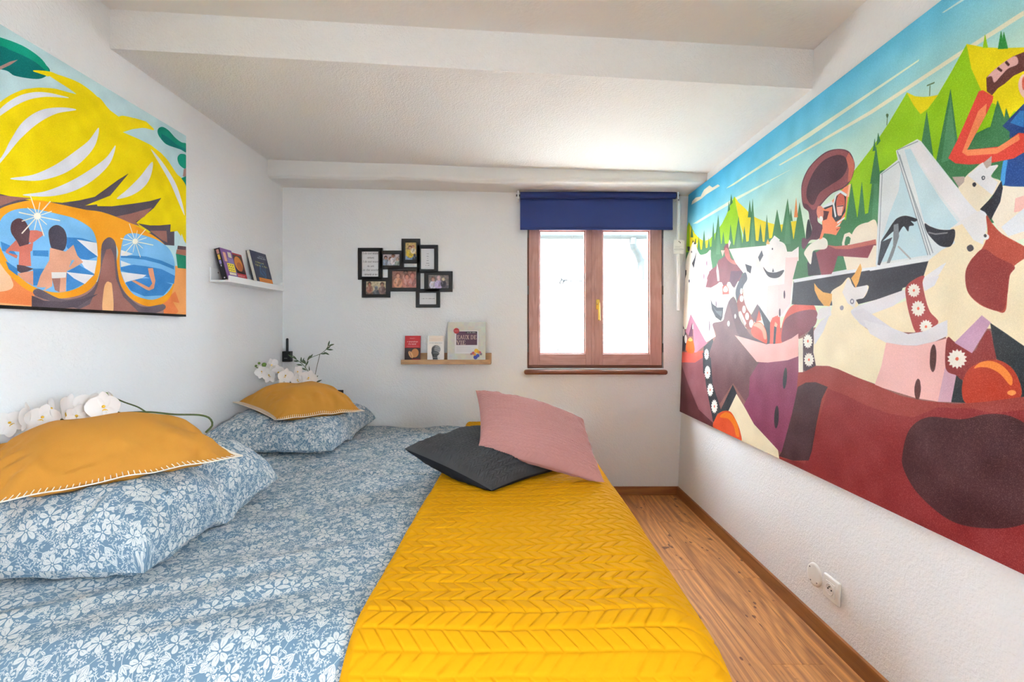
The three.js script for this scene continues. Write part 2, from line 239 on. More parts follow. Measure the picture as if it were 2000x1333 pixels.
const RIGHT_ART = [
  ['f', '#e9efd9', 0, [636, 138, 1382, 135, 1968, 137, 1966, 141, 1414, 157, 665, 145]],
  ['f', '#ece9cf', 0, [1186, 196, 1762, 206, 2092, 194, 2276, 191, 2277, 204, 2099, 207, 1773, 220, 1197, 202]],
  ['f', '#dfe9d5', 0, [111, 235, 699, 228, 1278, 252, 805, 248, 190, 250]],
  ['f', '#cfe6e4', 0, [2044, 40, 2105, 44, 2115, 51, 2051, 44]],
  ['f', '#e6edd6', 1, [624, 139, 722, 141, 805, 141, 823, 147, 732, 149]],
  ['f', '#f3ecd8', 0, [68, 89, 81, 68, 143, 60, 232, 77, 257, 61, 287, 47, 373, 45, 423, 74, 503, 78, 532, 97, 425, 93, 329, 90, 241, 96]],
  ['f', '#93c510', 0, [-76, 294, 33, 207, 140, 299, 158, 468, -60, 434]],
  ['f', '#e6d20c', 0, [47, 230, 126, 296, 228, 359, 322, 399, 395, 402, 419, 402, 428, 492, 65, 398]],
  ['f', '#93c510', 0, [408, 404, 497, 378, 581, 344, 639, 303, 675, 266, 734, 219, 774, 314, 839, 449, 885, 584, 406, 508]],
  ['f', '#e6d20c', 0, [734, 219, 789, 270, 863, 320, 926, 369, 992, 405, 1055, 434, 1107, 455, 1163, 476, 1199, 488, 1230, 493, 1262, 498, 1292, 498, 1316, 498, 1363, 506, 1368, 593, 1185, 595, 935, 592, 882, 500, 807, 383, 762, 280]],
  ['f', '#93c510', 0, [1562, 500, 1657, 423, 1708, 392, 1753, 365, 1795, 344, 1811, 327, 1863, 286, 1889, 297, 1905, 632, 1565, 553]],
  ['f', '#93c510', 0, [1742, 371, 1775, 350, 1815, 321, 1854, 290, 1926, 221, 1982, 314, 2041, 285, 2081, 241, 2127, 185, 2184, 307, 2286, 447, 2292, 630, 1781, 471, 1747, 460]],
  ['f', '#e6d20c', 0, [1926, 221, 1958, 249, 1988, 266, 2013, 277, 2041, 286, 2007, 311, 1982, 316, 1955, 276]],
  ['f', '#e6d20c', 0, [2127, 185, 2178, 225, 2228, 257, 2280, 286, 2324, 309, 2330, 484, 2286, 447, 2263, 437, 2236, 463, 2215, 396, 2190, 375, 2173, 335, 2144, 263]],
  ['f', '#93c510', 0, [2190, 372, 2207, 411, 2223, 509, 2143, 477]],
  ['f', '#93c510', 0, [2179, 191, 2175, 223, 2188, 231]],
  ['f', '#2f8a3a', 0, [2222, 209, 2216, 251, 2232, 260]],
  ['f', '#2f8a3a', 0, [2229, 215, 2225, 255, 2241, 265]],
  ['l', '#5d7a52', 0, [1847, 291, 1848, 256], 3],
  ['l', '#5d7a52', 0, [2012, 273, 2012, 243], 3],
  ['l', '#5d7a52', 0, [2002, 237, 2026, 241], 4],
  ['f', '#4d7048', 1, [1842, 255, 1846, 253, 1852, 259, 1848, 268]],
  ['f', '#3f7a4c', 0, [-23, 417, 236, 444, 448, 456, 612, 467, 753, 502, 961, 515, 1206, 580, 1218, 746, -2, 611]],
  ['f', '#3f7a4c', 0, [1113, 539, 1210, 541, 1331, 581, 1425, 596, 1431, 693, 1121, 647]],
  ['f', '#3f7a4c', 0, [1525, 544, 1619, 558, 1690, 582, 1737, 576, 1820, 574, 1836, 578, 1845, 754, 1535, 708]],
  ['f', '#3f7a4c', 0, [1326, 612, 1559, 631, 1557, 609, 1820, 662, 1827, 784, 1336, 762]],
  ['f', '#3f7a4c', 0, [1792, 674, 1785, 546, 1826, 442, 1860, 445, 2019, 468, 2046, 490, 2095, 481, 2125, 456, 2197, 451, 2287, 470, 2374, 467, 2383, 729, 2165, 704]],
  ['f', '#3f7a4c', 0, [691, 194, 678, 258, 715, 250]],
  ['f', '#3f7a4c', 0, [664, 227, 655, 289, 685, 282]],
  ['f', '#3f7a4c', 0, [526, 275, 470, 508, 596, 520]],
  ['f', '#3f7a4c', 0, [456, 302, 443, 465, 500, 475]],
  ['f', '#3f7a4c', 0, [314, 323, 285, 478, 368, 492]],
  ['f', '#3f7a4c', 0, [227, 348, 201, 465, 282, 478]],
  ['f', '#3f7a4c', 0, [91, 240, 79, 324, 127, 334]],
  ['f', '#3f7a4c', 0, [795, 350, 736, 582, 882, 605]],
  ['f', '#3f7a4c', 0, [699, 371, 675, 542, 762, 556]],
  ['f', '#3f7a4c', 0, [867, 422, 845, 569, 918, 581]],
  ['f', '#3f7a4c', 0, [915, 292, 902, 379, 945, 390]],
  ['f', '#3f7a4c', 0, [946, 292, 909, 629, 1022, 645]],
  ['f', '#3f7a4c', 0, [1037, 447, 1011, 604, 1087, 616]],
  ['f', '#3f7a4c', 0, [1095, 414, 1078, 599, 1141, 610]],
  ['f', '#3f7a4c', 0, [1187, 411, 1143, 573, 1256, 593]],
  ['f', '#3f7a4c', 0, [606, 396, 580, 517, 654, 529]],
  ['f', '#3f7a4c', 0, [166, 347, 142, 455, 219, 467]],
  ['f', '#3f7a4c', 0, [394, 387, 373, 483, 434, 493]],
  ['f', '#4f8a5e', 0, [796, 363, 777, 567, 841, 577]],
  ['f', '#4f8a5e', 0, [948, 309, 945, 614, 1001, 623]],
  ['f', '#4f8a5e', 0, [528, 299, 515, 516, 576, 526]],
  ['f', '#3f7a4c', 0, [1186, 412, 1144, 568, 1244, 586]],
  ['f', '#3f7a4c', 0, [1271, 382, 1215, 603, 1341, 625]],
  ['f', '#3f7a4c', 0, [1365, 425, 1326, 614, 1431, 632]],
  ['f', '#3f7a4c', 0, [1300, 437, 1293, 490, 1318, 496]],
  ['f', '#3f7a4c', 0, [1687, 440, 1660, 603, 1733, 619]],
  ['f', '#3f7a4c', 0, [1740, 453, 1723, 607, 1769, 617]],
  ['f', '#3f7a4c', 0, [1804, 360, 1774, 602, 1851, 619]],
  ['f', '#3f7a4c', 0, [1794, 317, 1787, 357, 1801, 362]],
  ['f', '#e08a4a', 0, [1338, 397, 1328, 481, 1356, 488]],
  ['f', '#4f8a5e', 0, [1272, 400, 1259, 589, 1311, 598]],
  ['f', '#4f8a5e', 0, [1804, 376, 1796, 607, 1832, 615]],
  ['f', '#3f7a4c', 0, [2004, 319, 1986, 434, 2037, 488]],
  ['f', '#3f7a4c', 0, [2082, 290, 2040, 506, 2122, 518]],
  ['f', '#3f7a4c', 0, [2220, 390, 2191, 505, 2260, 503]],
  ['f', '#3f7a4c', 0, [2243, 421, 2235, 483, 2258, 470]],
  ['f', '#3f7a4c', 0, [2152, 455, 2137, 494, 2174, 508]],
  ['f', '#3f7a4c', 0, [1809, 303, 1804, 345, 1821, 336]],
  ['f', '#3f7a4c', 0, [1802, 348, 1781, 471, 1832, 487]],
  ['f', '#4f8a5e', 0, [2083, 313, 2062, 497, 2109, 497]],
  ['f', '#8d5f58', 0, [0, 980, 2700, 980, 2700, 1700, 0, 1700]],
  ['f', '#f3ead8', 1, [80, 401, 113, 374, 140, 369, 177, 392, 211, 387, 193, 410, 238, 460, 279, 482, 368, 487, 428, 475, 436, 513, 445, 675, 0, 628, 1, 499, 26, 453, 60, 425]],
  ['f', '#f3ead8', 0, [-1, 555, 439, 611, 389, 712, 529, 717, 613, 702, 785, 768, 713, 806, 668, 857, 653, 920, 506, 954, 557, 1026, 424, 1066, 333, 1023, 178, 934, 130, 874, 23, 981, -26, 890, -11, 666]],
  ['f', '#f6dcd8', 0, [251, 587, 439, 611, 390, 714, 432, 904, 451, 983, 398, 1052, 332, 1013, 259, 795]],
  ['f', '#33313a', 0, [197, 448, 182, 504, 160, 557, 123, 517, 166, 486]],
  ['f', '#33313a', 0, [18, 379, 71, 391, 67, 415, 37, 419]],
  ['f', '#33313a', 0, [-41, 539, 22, 552, 25, 581, -16, 626]],
  ['f', '#4a4650', 1, [119, 435, 118, 439, 115, 441, 110, 441, 105, 439, 101, 436, 99, 432, 100, 428, 103, 426, 108, 426, 113, 428, 117, 431]],
  ['f', '#33313a', 0, [180, 350, 142, 385, 177, 392]],
  ['f', '#33313a', 0, [124, 350, 112, 369, 140, 369]],
  ['f', '#8a5a70', 1, [385, 554, 385, 563, 383, 569, 379, 570, 375, 568, 372, 561, 370, 552, 370, 544, 372, 538, 376, 536, 380, 539, 383, 546]],
  ['f', '#8a5a70', 1, [350, 635, 350, 644, 348, 651, 344, 653, 340, 650, 337, 643, 335, 633, 335, 624, 337, 617, 341, 615, 345, 618, 348, 625]],
  ['f', '#6a4a5a', 1, [469, 961, 469, 977, 468, 988, 464, 993, 459, 988, 455, 977, 453, 961, 452, 945, 454, 934, 458, 929, 462, 934, 466, 945]],
  ['f', '#33313a', 1, [96, 638, 95, 644, 91, 647, 86, 648, 79, 646, 75, 641, 73, 636, 74, 630, 77, 627, 83, 626, 89, 628, 94, 632]],
  ['f', '#6a4a5a', 1, [553, 828, 553, 837, 551, 844, 548, 846, 545, 844, 542, 837, 540, 827, 540, 818, 542, 811, 545, 808, 548, 811, 551, 818]],
  ['f', '#7e3d46', 1, [422, 673, 439, 611, 528, 589, 558, 560, 640, 545, 625, 497, 654, 479, 694, 487, 688, 521, 721, 571, 780, 598, 800, 618, 912, 609, 891, 660, 859, 685, 826, 716]],
  ['f', '#7e3d46', 0, [427, 609, 891, 668, 850, 688, 783, 746, 755, 739, 703, 694, 676, 727, 635, 723, 601, 687, 549, 705, 461, 718, 377, 708]],
  ['f', '#5d2f45', 0, [728, 648, 891, 668, 850, 688, 774, 749, 713, 704]],
  ['f', '#c06a62', 1, [646, 500, 688, 521, 722, 576, 789, 595, 910, 588, 912, 613, 800, 620, 704, 591, 640, 540]],
  ['f', '#f0cdc4', 0, [798, 596, 910, 588, 908, 613, 791, 619]],
  ['f', '#e6bfae', 0, [584, 504, 637, 513, 609, 545]],
  ['f', '#f4e4d8', 0, [692, 459, 711, 481, 687, 508, 679, 479]],
  ['f', '#eed0c8', 0, [537, 576, 564, 627, 580, 689, 553, 687, 531, 623]],
  ['f', '#d8574a', 0, [625, 726, 676, 722, 707, 748, 715, 779, 630, 775]],
  ['f', '#f4dcc8', 1, [637, 741, 666, 728, 698, 747, 689, 764, 644, 760]],
  ['f', '#f0ebe6', 1, [891, 660, 923, 644, 972, 646, 1039, 616, 1067, 598, 1095, 579, 1107, 555, 1122, 569, 1155, 545, 1174, 534, 1205, 562, 1276, 611, 1286, 765, 913, 726, 898, 694]],
  ['f', '#f0ebe6', 0, [1115, 567, 1147, 546, 1175, 536, 1203, 552, 1220, 573, 1202, 583, 1254, 625, 1321, 636, 1371, 622, 1375, 685, 1121, 647]],
  ['f', '#f0ebe6', 0, [693, 515, 1115, 570, 1179, 537, 1220, 562, 1202, 581, 1262, 628, 1321, 636, 1371, 624, 1371, 669, 1336, 762, 1347, 813, 1330, 878, 1283, 926, 1091, 938, 935, 719, 781, 608]],
  ['f', '#f1d5d2', 0, [1275, 656, 1371, 669, 1336, 758, 1322, 869, 1253, 925, 1157, 913, 1147, 778, 1272, 777]],
  ['f', '#f4efec', 0, [891, 668, 1215, 709, 1229, 899, 1178, 949, 1129, 944, 1038, 856, 968, 904, 897, 835, 881, 751]],
  ['f', '#f3dcd8', 0, [1130, 774, 1220, 775, 1230, 914, 1178, 949, 1128, 925]],
  ['f', '#33313a', 0, [893, 631, 964, 653, 955, 689, 917, 672]],
  ['f', '#4a4f58', 0, [1027, 615, 1059, 585, 1076, 614, 1044, 641]],
  ['f', '#3c3d45', 1, [1080, 673, 1125, 702, 1194, 714, 1264, 712, 1235, 737, 1182, 739, 1126, 721]],
  ['f', '#33313a', 0, [1171, 691, 1163, 707, 1182, 709]],
  ['f', '#33313a', 1, [1164, 596, 1164, 598, 1162, 599, 1159, 599, 1156, 598, 1154, 596, 1153, 594, 1154, 592, 1156, 590, 1158, 590, 1161, 591, 1163, 593]],
  ['f', '#e3a35a', 0, [1113, 539, 1132, 566, 1098, 559]],
  ['f', '#4a3040', 1, [1282, 826, 1282, 836, 1280, 843, 1277, 845, 1274, 842, 1271, 835, 1270, 826, 1270, 816, 1272, 809, 1275, 807, 1278, 810, 1280, 817]],
  ['f', '#4a3040', 1, [1250, 908, 1250, 918, 1248, 925, 1245, 927, 1242, 924, 1239, 917, 1238, 907, 1238, 898, 1240, 891, 1243, 888, 1246, 891, 1249, 898]],
  ['f', '#4a4a55', 1, [795, 781, 810, 740, 859, 690, 901, 678, 921, 717, 881, 751, 844, 823, 818, 830]],
  ['f', '#94473f', 1, [818, 830, 874, 767, 886, 805, 924, 866, 993, 921, 1011, 953, 983, 985, 916, 968, 850, 900, 821, 873]],
  ['f', '#f4eee8', 1, [876, 777, 874, 786, 870, 791, 863, 793, 856, 790, 850, 784, 848, 775, 849, 767, 853, 761, 860, 759, 867, 762, 873, 769]],
  ['f', '#f4eee8', 1, [888, 818, 886, 827, 879, 833, 869, 834, 858, 831, 850, 824, 847, 815, 849, 806, 856, 800, 866, 799, 877, 802, 885, 809]],
  ['f', '#f4eee8', 1, [919, 878, 917, 888, 911, 895, 902, 897, 892, 894, 885, 886, 881, 876, 883, 866, 889, 859, 898, 857, 908, 860, 915, 868]],
  ['f', '#f4eee8', 1, [956, 916, 954, 926, 948, 933, 938, 935, 928, 932, 920, 925, 917, 915, 918, 905, 925, 898, 935, 896, 945, 899, 953, 906]],
  ['f', '#f4eee8', 1, [1006, 955, 1004, 966, 997, 973, 986, 976, 974, 973, 966, 965, 962, 955, 964, 944, 972, 937, 982, 934, 994, 937, 1002, 945]],
  ['f', '#f4eee8', 0, [840, 887, 866, 886, 931, 952, 916, 966]],
  ['f', '#6d4a52', 0, [1038, 856, 977, 913, 1027, 954, 1077, 924, 1062, 877]],
  ['f', '#d04f3c', 0, [1056, 888, 1082, 939, 1034, 946]],
  ['f', '#3a3a44', 0, [1050, 864, 1164, 952, 1172, 1060, 1138, 1061, 1109, 963]],
  ['f', '#d8503c', 0, [1165, 956, 1183, 931, 1230, 921, 1240, 1058, 1172, 1060]],
  ['f', '#35343c', 0, [1199, 971, 1219, 972, 1212, 1059, 1196, 1059]],
  ['f', '#e2533a', 1, [987, 997, 1004, 961, 1042, 948, 1087, 955, 1125, 986, 1142, 1023, 1137, 1057, 1079, 1047, 1017, 1025]],
  ['f', '#f4a184', 1, [1005, 965, 1042, 952, 1087, 959, 1126, 993, 1136, 1031, 1114, 1031, 1090, 993, 1044, 974]],
  ['f', '#d2503f', 1, [1254, 1045, 1264, 977, 1290, 922, 1337, 882, 1411, 872, 1481, 880, 1510, 911, 1515, 949, 1487, 979, 1394, 1022, 1327, 1044]],
  ['f', '#803542', 1, [1269, 1041, 1278, 960, 1319, 927, 1407, 908, 1507, 910, 1515, 952, 1487, 983, 1394, 1022, 1327, 1042]],
  ['f', '#d8503c', 0, [1168, 1056, 1177, 954, 1206, 924, 1246, 929, 1262, 1050]],
  ['f', '#35343c', 0, [1200, 1055, 1202, 972, 1222, 972, 1216, 1055]],
  ['f', '#f0a080', 0, [1202, 970, 1208, 950, 1229, 963, 1222, 976]],
  ['f', '#6f4a4e', 1, [714, 824, 769, 801, 808, 830, 822, 882, 852, 917, 917, 977, 1001, 1021, 1138, 1061, 1133, 1095, 1115, 1134, 1102, 1158, 1091, 1206, 489, 1259, 488, 1123, 528, 1064, 567, 1016, 519, 974, 516, 945, 644, 933, 671, 893]],
  ['f', '#5b3a40', 0, [714, 824, 769, 797, 808, 825, 852, 925, 985, 1021, 1137, 1057, 1109, 1150, 976, 1106, 832, 1001, 759, 897]],
  ['f', '#33353c', 0, [462, 791, 494, 824, 563, 850, 647, 854, 642, 911, 623, 933, 546, 908, 486, 858]],
  ['f', '#5a5e66', 0, [483, 829, 554, 870, 634, 874, 626, 910, 555, 880]],
  ['f', '#efe6e4', 1, [739, 951, 737, 959, 732, 965, 725, 967, 717, 964, 710, 959, 708, 950, 709, 942, 714, 937, 722, 935, 730, 937, 736, 943]],
  ['f', '#efe6e4', 1, [813, 911, 812, 918, 808, 922, 803, 924, 797, 922, 793, 917, 791, 911, 792, 904, 795, 900, 801, 898, 806, 900, 811, 905]],
  ['f', '#8b5358', 0, [-13, 1191, 415, 1167, 446, 1341, 557, 1497, 578, 1580, -7, 1581, -18, 1394]],
  ['f', '#5d2b2e', 0, [-18, 1394, -8, 1231, 152, 1374, 344, 1510, 563, 1553, 572, 1582, -6, 1582]],
  ['f', '#d65a4c', 0, [-12, 1149, 240, 1133, 381, 1122, 385, 1162, 248, 1206, -12, 1222]],
  ['f', '#b5788a', 0, [137, 874, 398, 1052, 436, 1071, 267, 1137, 227, 1139, 186, 939, 133, 1035, 55, 998]],
  ['f', '#6a4456', 0, [171, 934, 191, 1029, 110, 1030]],
  ['f', '#e8641f', 1, [77, 1129, 85, 1069, 147, 1040, 206, 1066, 233, 1128, 173, 1147]],
  ['f', '#f6b060', 1, [106, 1057, 147, 1038, 191, 1056, 150, 1065]],
  ['f', '#45404a', 0, [-21, 936, 88, 1030, 55, 1135, -6, 1138, 1, 1059]],
  ['f', '#f2ece4', 1, [36, 1003, 35, 1017, 28, 1027, 18, 1031, 7, 1027, -2, 1017, -7, 1003, -5, 989, 1, 979, 12, 975, 23, 979, 32, 989]],
  ['f', '#f2ece4', 1, [85, 1050, 83, 1065, 76, 1076, 64, 1080, 52, 1076, 42, 1065, 37, 1050, 38, 1035, 46, 1024, 58, 1020, 70, 1024, 80, 1035]],
  ['f', '#6f4a4e', 1, [422, 1096, 1104, 1110, 1124, 1145, 1077, 1213, 1021, 1308, 968, 1368, 828, 1297, 795, 1296, 653, 1421, 602, 1417, 527, 1320, 504, 1219]],
  ['f', '#8a3a58', 0, [1095, 1152, 1246, 1142, 1250, 1192, 1077, 1207]],
  ['f', '#f0b5ae', 1, [1138, 1061, 1240, 1056, 1282, 1053, 1352, 1035, 1397, 1027, 1399, 1060, 1334, 1104, 1244, 1143, 1102, 1150, 1120, 1107]],
  ['f', '#893f5c', 0, [1107, 1146, 1238, 1142, 1347, 1123, 1399, 1088, 1420, 1111, 1409, 1243, 1395, 1337, 1362, 1449, 1304, 1545, 1274, 1544, 1052, 1468, 940, 1387, 1062, 1247]],
  ['f', '#f0b5ae', 0, [807, 1018, 1152, 1061, 1262, 1051, 1347, 1027, 1394, 1006, 1400, 1104, 1323, 1126, 1158, 1148, 1055, 1150]],
  ['f', '#893f5c', 0, [1075, 1152, 1158, 1148, 1323, 1127, 1400, 1106, 1399, 1256, 1370, 1366, 1305, 1545, 1277, 1545, 1186, 1518, 986, 1433, 991, 1235]],
  ['f', '#2c2f34', 1, [1321, 1208, 1318, 1232, 1311, 1250, 1304, 1257, 1297, 1251, 1293, 1233, 1293, 1209, 1297, 1185, 1303, 1168, 1310, 1161, 1317, 1167, 1321, 1184]],
  ['f', '#3a2f34', 1, [1269, 1393, 1267, 1419, 1260, 1439, 1251, 1448, 1242, 1443, 1235, 1424, 1233, 1398, 1236, 1372, 1243, 1352, 1252, 1343, 1261, 1349, 1267, 1367]],
  ['f', '#34363c', 0, [385, 1097, 514, 1040, 527, 1059, 476, 1123, 489, 1259, 395, 1267, 380, 1177]],
  ['f', '#34363c', 0, [367, 1133, 499, 1162, 541, 1319, 669, 1456, 806, 1295, 859, 1339, 763, 1451, 621, 1486, 588, 1542, 569, 1546, 544, 1500, 446, 1341]],
  ['f', '#f2ece0', 0, [462, 1141, 471, 1148, 461, 1153, 465, 1163, 454, 1163, 453, 1174, 443, 1169, 437, 1179, 430, 1169, 420, 1176, 418, 1165, 406, 1166, 409, 1155, 397, 1152, 405, 1143, 395, 1136, 406, 1131, 401, 1120, 413, 1121, 414, 1110, 425, 1115, 430, 1105, 437, 1115, 447, 1108, 449, 1120, 461, 1118, 458, 1129, 469, 1132]],
  ['f', '#e86a50', 1, [440, 1142, 439, 1145, 437, 1147, 434, 1148, 431, 1147, 429, 1145, 428, 1142, 428, 1139, 430, 1137, 433, 1136, 436, 1137, 439, 1139]],
  ['f', '#f2ece0', 0, [491, 1243, 500, 1249, 489, 1254, 494, 1263, 481, 1264, 480, 1274, 469, 1270, 462, 1279, 454, 1271, 444, 1277, 441, 1267, 428, 1269, 431, 1259, 418, 1256, 427, 1248, 417, 1241, 429, 1236, 424, 1227, 437, 1227, 438, 1216, 450, 1221, 456, 1211, 464, 1220, 474, 1214, 477, 1224, 490, 1222, 486, 1232, 499, 1235]],
  ['f', '#e86a50', 1, [466, 1245, 465, 1247, 463, 1250, 460, 1251, 456, 1250, 454, 1248, 452, 1246, 453, 1243, 455, 1241, 459, 1240, 462, 1240, 465, 1242]],
  ['f', '#f2ece0', 0, [495, 1254, 506, 1263, 493, 1268, 498, 1280, 484, 1280, 483, 1293, 470, 1288, 463, 1299, 454, 1289, 442, 1297, 439, 1284, 424, 1287, 428, 1274, 413, 1271, 422, 1261, 411, 1252, 425, 1247, 419, 1235, 434, 1235, 435, 1222, 448, 1227, 455, 1216, 464, 1226, 476, 1219, 479, 1231, 493, 1229, 490, 1241, 504, 1244]],
  ['f', '#e86a50', 1, [467, 1257, 466, 1260, 463, 1263, 460, 1264, 456, 1264, 453, 1262, 451, 1258, 452, 1255, 455, 1252, 458, 1251, 462, 1252, 465, 1254]],
  ['f', '#f2ece0', 0, [545, 1355, 556, 1363, 543, 1369, 549, 1381, 535, 1382, 534, 1395, 521, 1390, 515, 1402, 506, 1392, 494, 1400, 491, 1387, 477, 1390, 480, 1377, 466, 1374, 475, 1364, 464, 1355, 477, 1349, 472, 1337, 486, 1336, 487, 1323, 500, 1329, 506, 1317, 515, 1327, 527, 1319, 530, 1331, 544, 1329, 540, 1341, 554, 1344]],
  ['f', '#e86a50', 1, [518, 1358, 517, 1362, 515, 1365, 511, 1366, 507, 1366, 504, 1363, 503, 1360, 504, 1357, 506, 1354, 510, 1352, 514, 1353, 517, 1355]],
  ['f', '#f2ece0', 0, [614, 1446, 625, 1454, 612, 1461, 618, 1473, 604, 1474, 603, 1488, 590, 1483, 584, 1496, 575, 1485, 563, 1495, 560, 1481, 545, 1485, 549, 1471, 534, 1469, 544, 1457, 533, 1449, 546, 1442, 540, 1429, 555, 1429, 555, 1415, 569, 1420, 575, 1407, 584, 1418, 596, 1409, 599, 1422, 613, 1419, 610, 1432, 623, 1435]],
  ['f', '#e86a50', 1, [587, 1450, 586, 1454, 584, 1457, 580, 1459, 576, 1458, 573, 1456, 572, 1453, 573, 1449, 575, 1446, 579, 1444, 583, 1445, 586, 1447]],
  ['f', '#f0e0bd', 0, [853, 1340, 951, 1400, 1052, 1468, 1274, 1544, 1288, 1581, 916, 1584, 902, 1547, 763, 1451]],
  ['f', '#e2532a', 1, [578, 1578, 599, 1523, 646, 1482, 717, 1456, 797, 1451, 866, 1490, 912, 1535, 921, 1585, 763, 1582]],
  ['f', '#f07f1e', 1, [660, 1501, 729, 1462, 809, 1464, 878, 1507, 903, 1562, 867, 1565, 836, 1521, 767, 1493]],
  ['f', '#302f38', 0, [1344, 772, 1887, 783, 1949, 785, 1991, 791, 1999, 818, 1945, 841, 1932, 875, 1892, 878, 1746, 897, 1552, 892, 1337, 874]],
  ['f', '#302f38', 0, [1683, 791, 1797, 779, 2032, 784, 2047, 805, 2018, 826, 1961, 852, 1689, 899]],
  ['f', '#e8ecee', 0, [1343, 764, 1701, 763, 1887, 771, 1887, 781, 1702, 779, 1348, 778]],
  ['f', '#e8ecee', 0, [1780, 765, 2036, 769, 2046, 775, 2028, 783, 1797, 783]],
  ['f', '#efe2cc', 1, [1690, 668, 1703, 630, 1730, 610, 1775, 608, 1818, 618, 1829, 752, 1746, 740, 1688, 702]],
  ['f', '#efe2cc', 0, [1681, 668, 1821, 681, 1826, 771, 1681, 766, 1664, 718]],
  ['l', '#efe2cc', 1, [1674, 729, 1660, 694, 1655, 658, 1664, 632, 1684, 631, 1704, 647], 14],
  ['f', '#8d3f4c', 0, [1565, 651, 1615, 664, 1686, 673, 1817, 677, 1820, 697, 1809, 695, 1784, 735, 1627, 703, 1607, 756, 1594, 769, 1533, 765, 1492, 668]],
  ['f', '#c26a5e', 0, [1565, 651, 1615, 664, 1686, 673, 1817, 677, 1820, 692, 1687, 687, 1615, 674]],
  ['f', '#34323a', 0, [1479, 659, 1492, 668, 1530, 765, 1448, 759, 1438, 703]],
  ['f', '#f2ede0', 1, [1413, 655, 1446, 629, 1483, 621, 1529, 613, 1558, 628, 1565, 651, 1549, 663, 1479, 657, 1468, 680, 1461, 712, 1431, 682]],
  ['f', '#5f3746', 1, [1442, 521, 1431, 482, 1393, 449, 1376, 387, 1379, 340, 1412, 298, 1467, 274, 1536, 265, 1608, 282, 1666, 314, 1695, 360, 1699, 392, 1682, 428, 1648, 445, 1580, 447, 1526, 469, 1504, 489, 1495, 537, 1532, 568, 1528, 601, 1500, 614, 1451, 609, 1415, 638, 1395, 626, 1396, 590, 1432, 597, 1461, 568]],
  ['f', '#8d4f52', 1, [1392, 432, 1379, 384, 1386, 342, 1419, 301, 1473, 278, 1542, 271, 1608, 285, 1661, 316, 1690, 358, 1694, 390, 1677, 423, 1643, 440, 1580, 443, 1520, 463, 1468, 484, 1422, 448]],
  ['f', '#4d2e38', 1, [1413, 406, 1423, 361, 1458, 321, 1510, 297, 1572, 297, 1625, 313, 1657, 343, 1659, 375, 1630, 401, 1567, 410, 1500, 423, 1466, 460, 1434, 444]],
  ['f', '#c46a58', 0, [1666, 318, 1695, 360, 1699, 392, 1682, 428, 1667, 430, 1670, 382, 1652, 334]],
  ['f', '#ef8a62', 0, [1522, 490, 1582, 477, 1648, 445, 1673, 442, 1671, 487, 1659, 554, 1636, 580, 1613, 586, 1637, 594, 1612, 620, 1579, 608, 1540, 598, 1529, 616, 1512, 617, 1530, 575, 1525, 544]],
  ['f', '#f4c19a', 0, [1673, 441, 1683, 442, 1676, 488, 1666, 485]],
  ['f', '#5a2c30', 0, [1528, 503, 1565, 516, 1553, 543, 1531, 543]],
  ['f', '#e08d76', 1, [1487, 496, 1495, 477, 1521, 486, 1532, 519, 1519, 538, 1497, 522]],
  ['f', '#f4efe8', 1, [1529, 537, 1528, 542, 1524, 546, 1518, 546, 1512, 543, 1507, 538, 1506, 532, 1507, 526, 1511, 523, 1517, 523, 1523, 526, 1527, 531]],
  ['f', '#2d3138', 0, [1527, 488, 1583, 484, 1586, 540, 1609, 567, 1635, 562, 1659, 540, 1660, 484, 1629, 461, 1603, 468, 1584, 499, 1539, 500]],
  ['f', '#dfe6ea', 0, [1521, 484, 1582, 478, 1589, 493, 1527, 492]],
  ['l', '#e6ecee', 1, [1605, 544, 1591, 494, 1603, 460, 1628, 454, 1660, 477], 9],
  ['f', '#c9604e', 1, [1612, 528, 1607, 483, 1624, 463, 1650, 481, 1653, 524, 1629, 550]],
  ['f', '#e8b4a6', 0, [1611, 506, 1647, 512, 1639, 549, 1618, 544]],
  ['l', '#3a2328', 0, [1613, 508, 1647, 514], 3],
  ['l', '#e6ecee', 0, [1620, 573, 1655, 563], 7],
  ['f', '#f1ded0', 0, [1608, 588, 1635, 576, 1631, 586]],
  ['f', '#b0483f', 0, [1613, 597, 1634, 596, 1616, 603]],
  ['f', '#2d2a30', 1, [1422, 595, 1425, 536, 1436, 517, 1458, 567, 1450, 593]],
  ['f', '#dfe5e6', 0, [1825, 452, 1900, 429, 1891, 396, 1973, 391, 1987, 403, 2117, 588, 2203, 684, 2204, 728, 2171, 768, 2051, 771, 1823, 767]],
  ['f', '#c4dee4', 0, [1915, 471, 1909, 533, 1875, 600, 1842, 691, 1828, 759, 2028, 764, 1990, 665]],
  ['f', '#c4dee4', 0, [1926, 407, 1948, 412, 1982, 475, 2059, 598, 2121, 687, 2100, 703, 2048, 688, 2011, 659, 1977, 553]],
  ['f', '#e9e8ea', 0, [1948, 408, 1978, 405, 2117, 588, 2202, 681, 2201, 730, 2135, 697, 2120, 668, 2058, 584]],
  ['l', '#8d99a0', 0, [1830, 454, 1905, 437, 2028, 764], 3],
  ['l', '#8d99a0', 0, [1835, 456, 1833, 764], 3],
  ['l', '#8d99a0', 0, [1896, 399, 2045, 760], 3],
  ['l', '#8d99a0', 0, [1906, 415, 2036, 765], 3],
  ['l', '#8d99a0', 0, [1898, 396, 1976, 399], 3],
  ['f', '#2e2d33', 1, [1842, 691, 1868, 660, 1891, 635, 1909, 624, 1941, 625, 1983, 645, 1977, 651, 1960, 645, 1973, 661, 1956, 661, 1952, 676, 1934, 656, 1916, 674, 1914, 685, 1897, 663]],
  ['f', '#7e8488', 0, [1894, 643, 1912, 643, 1917, 686, 1896, 743, 1883, 767, 1871, 766, 1895, 712]],
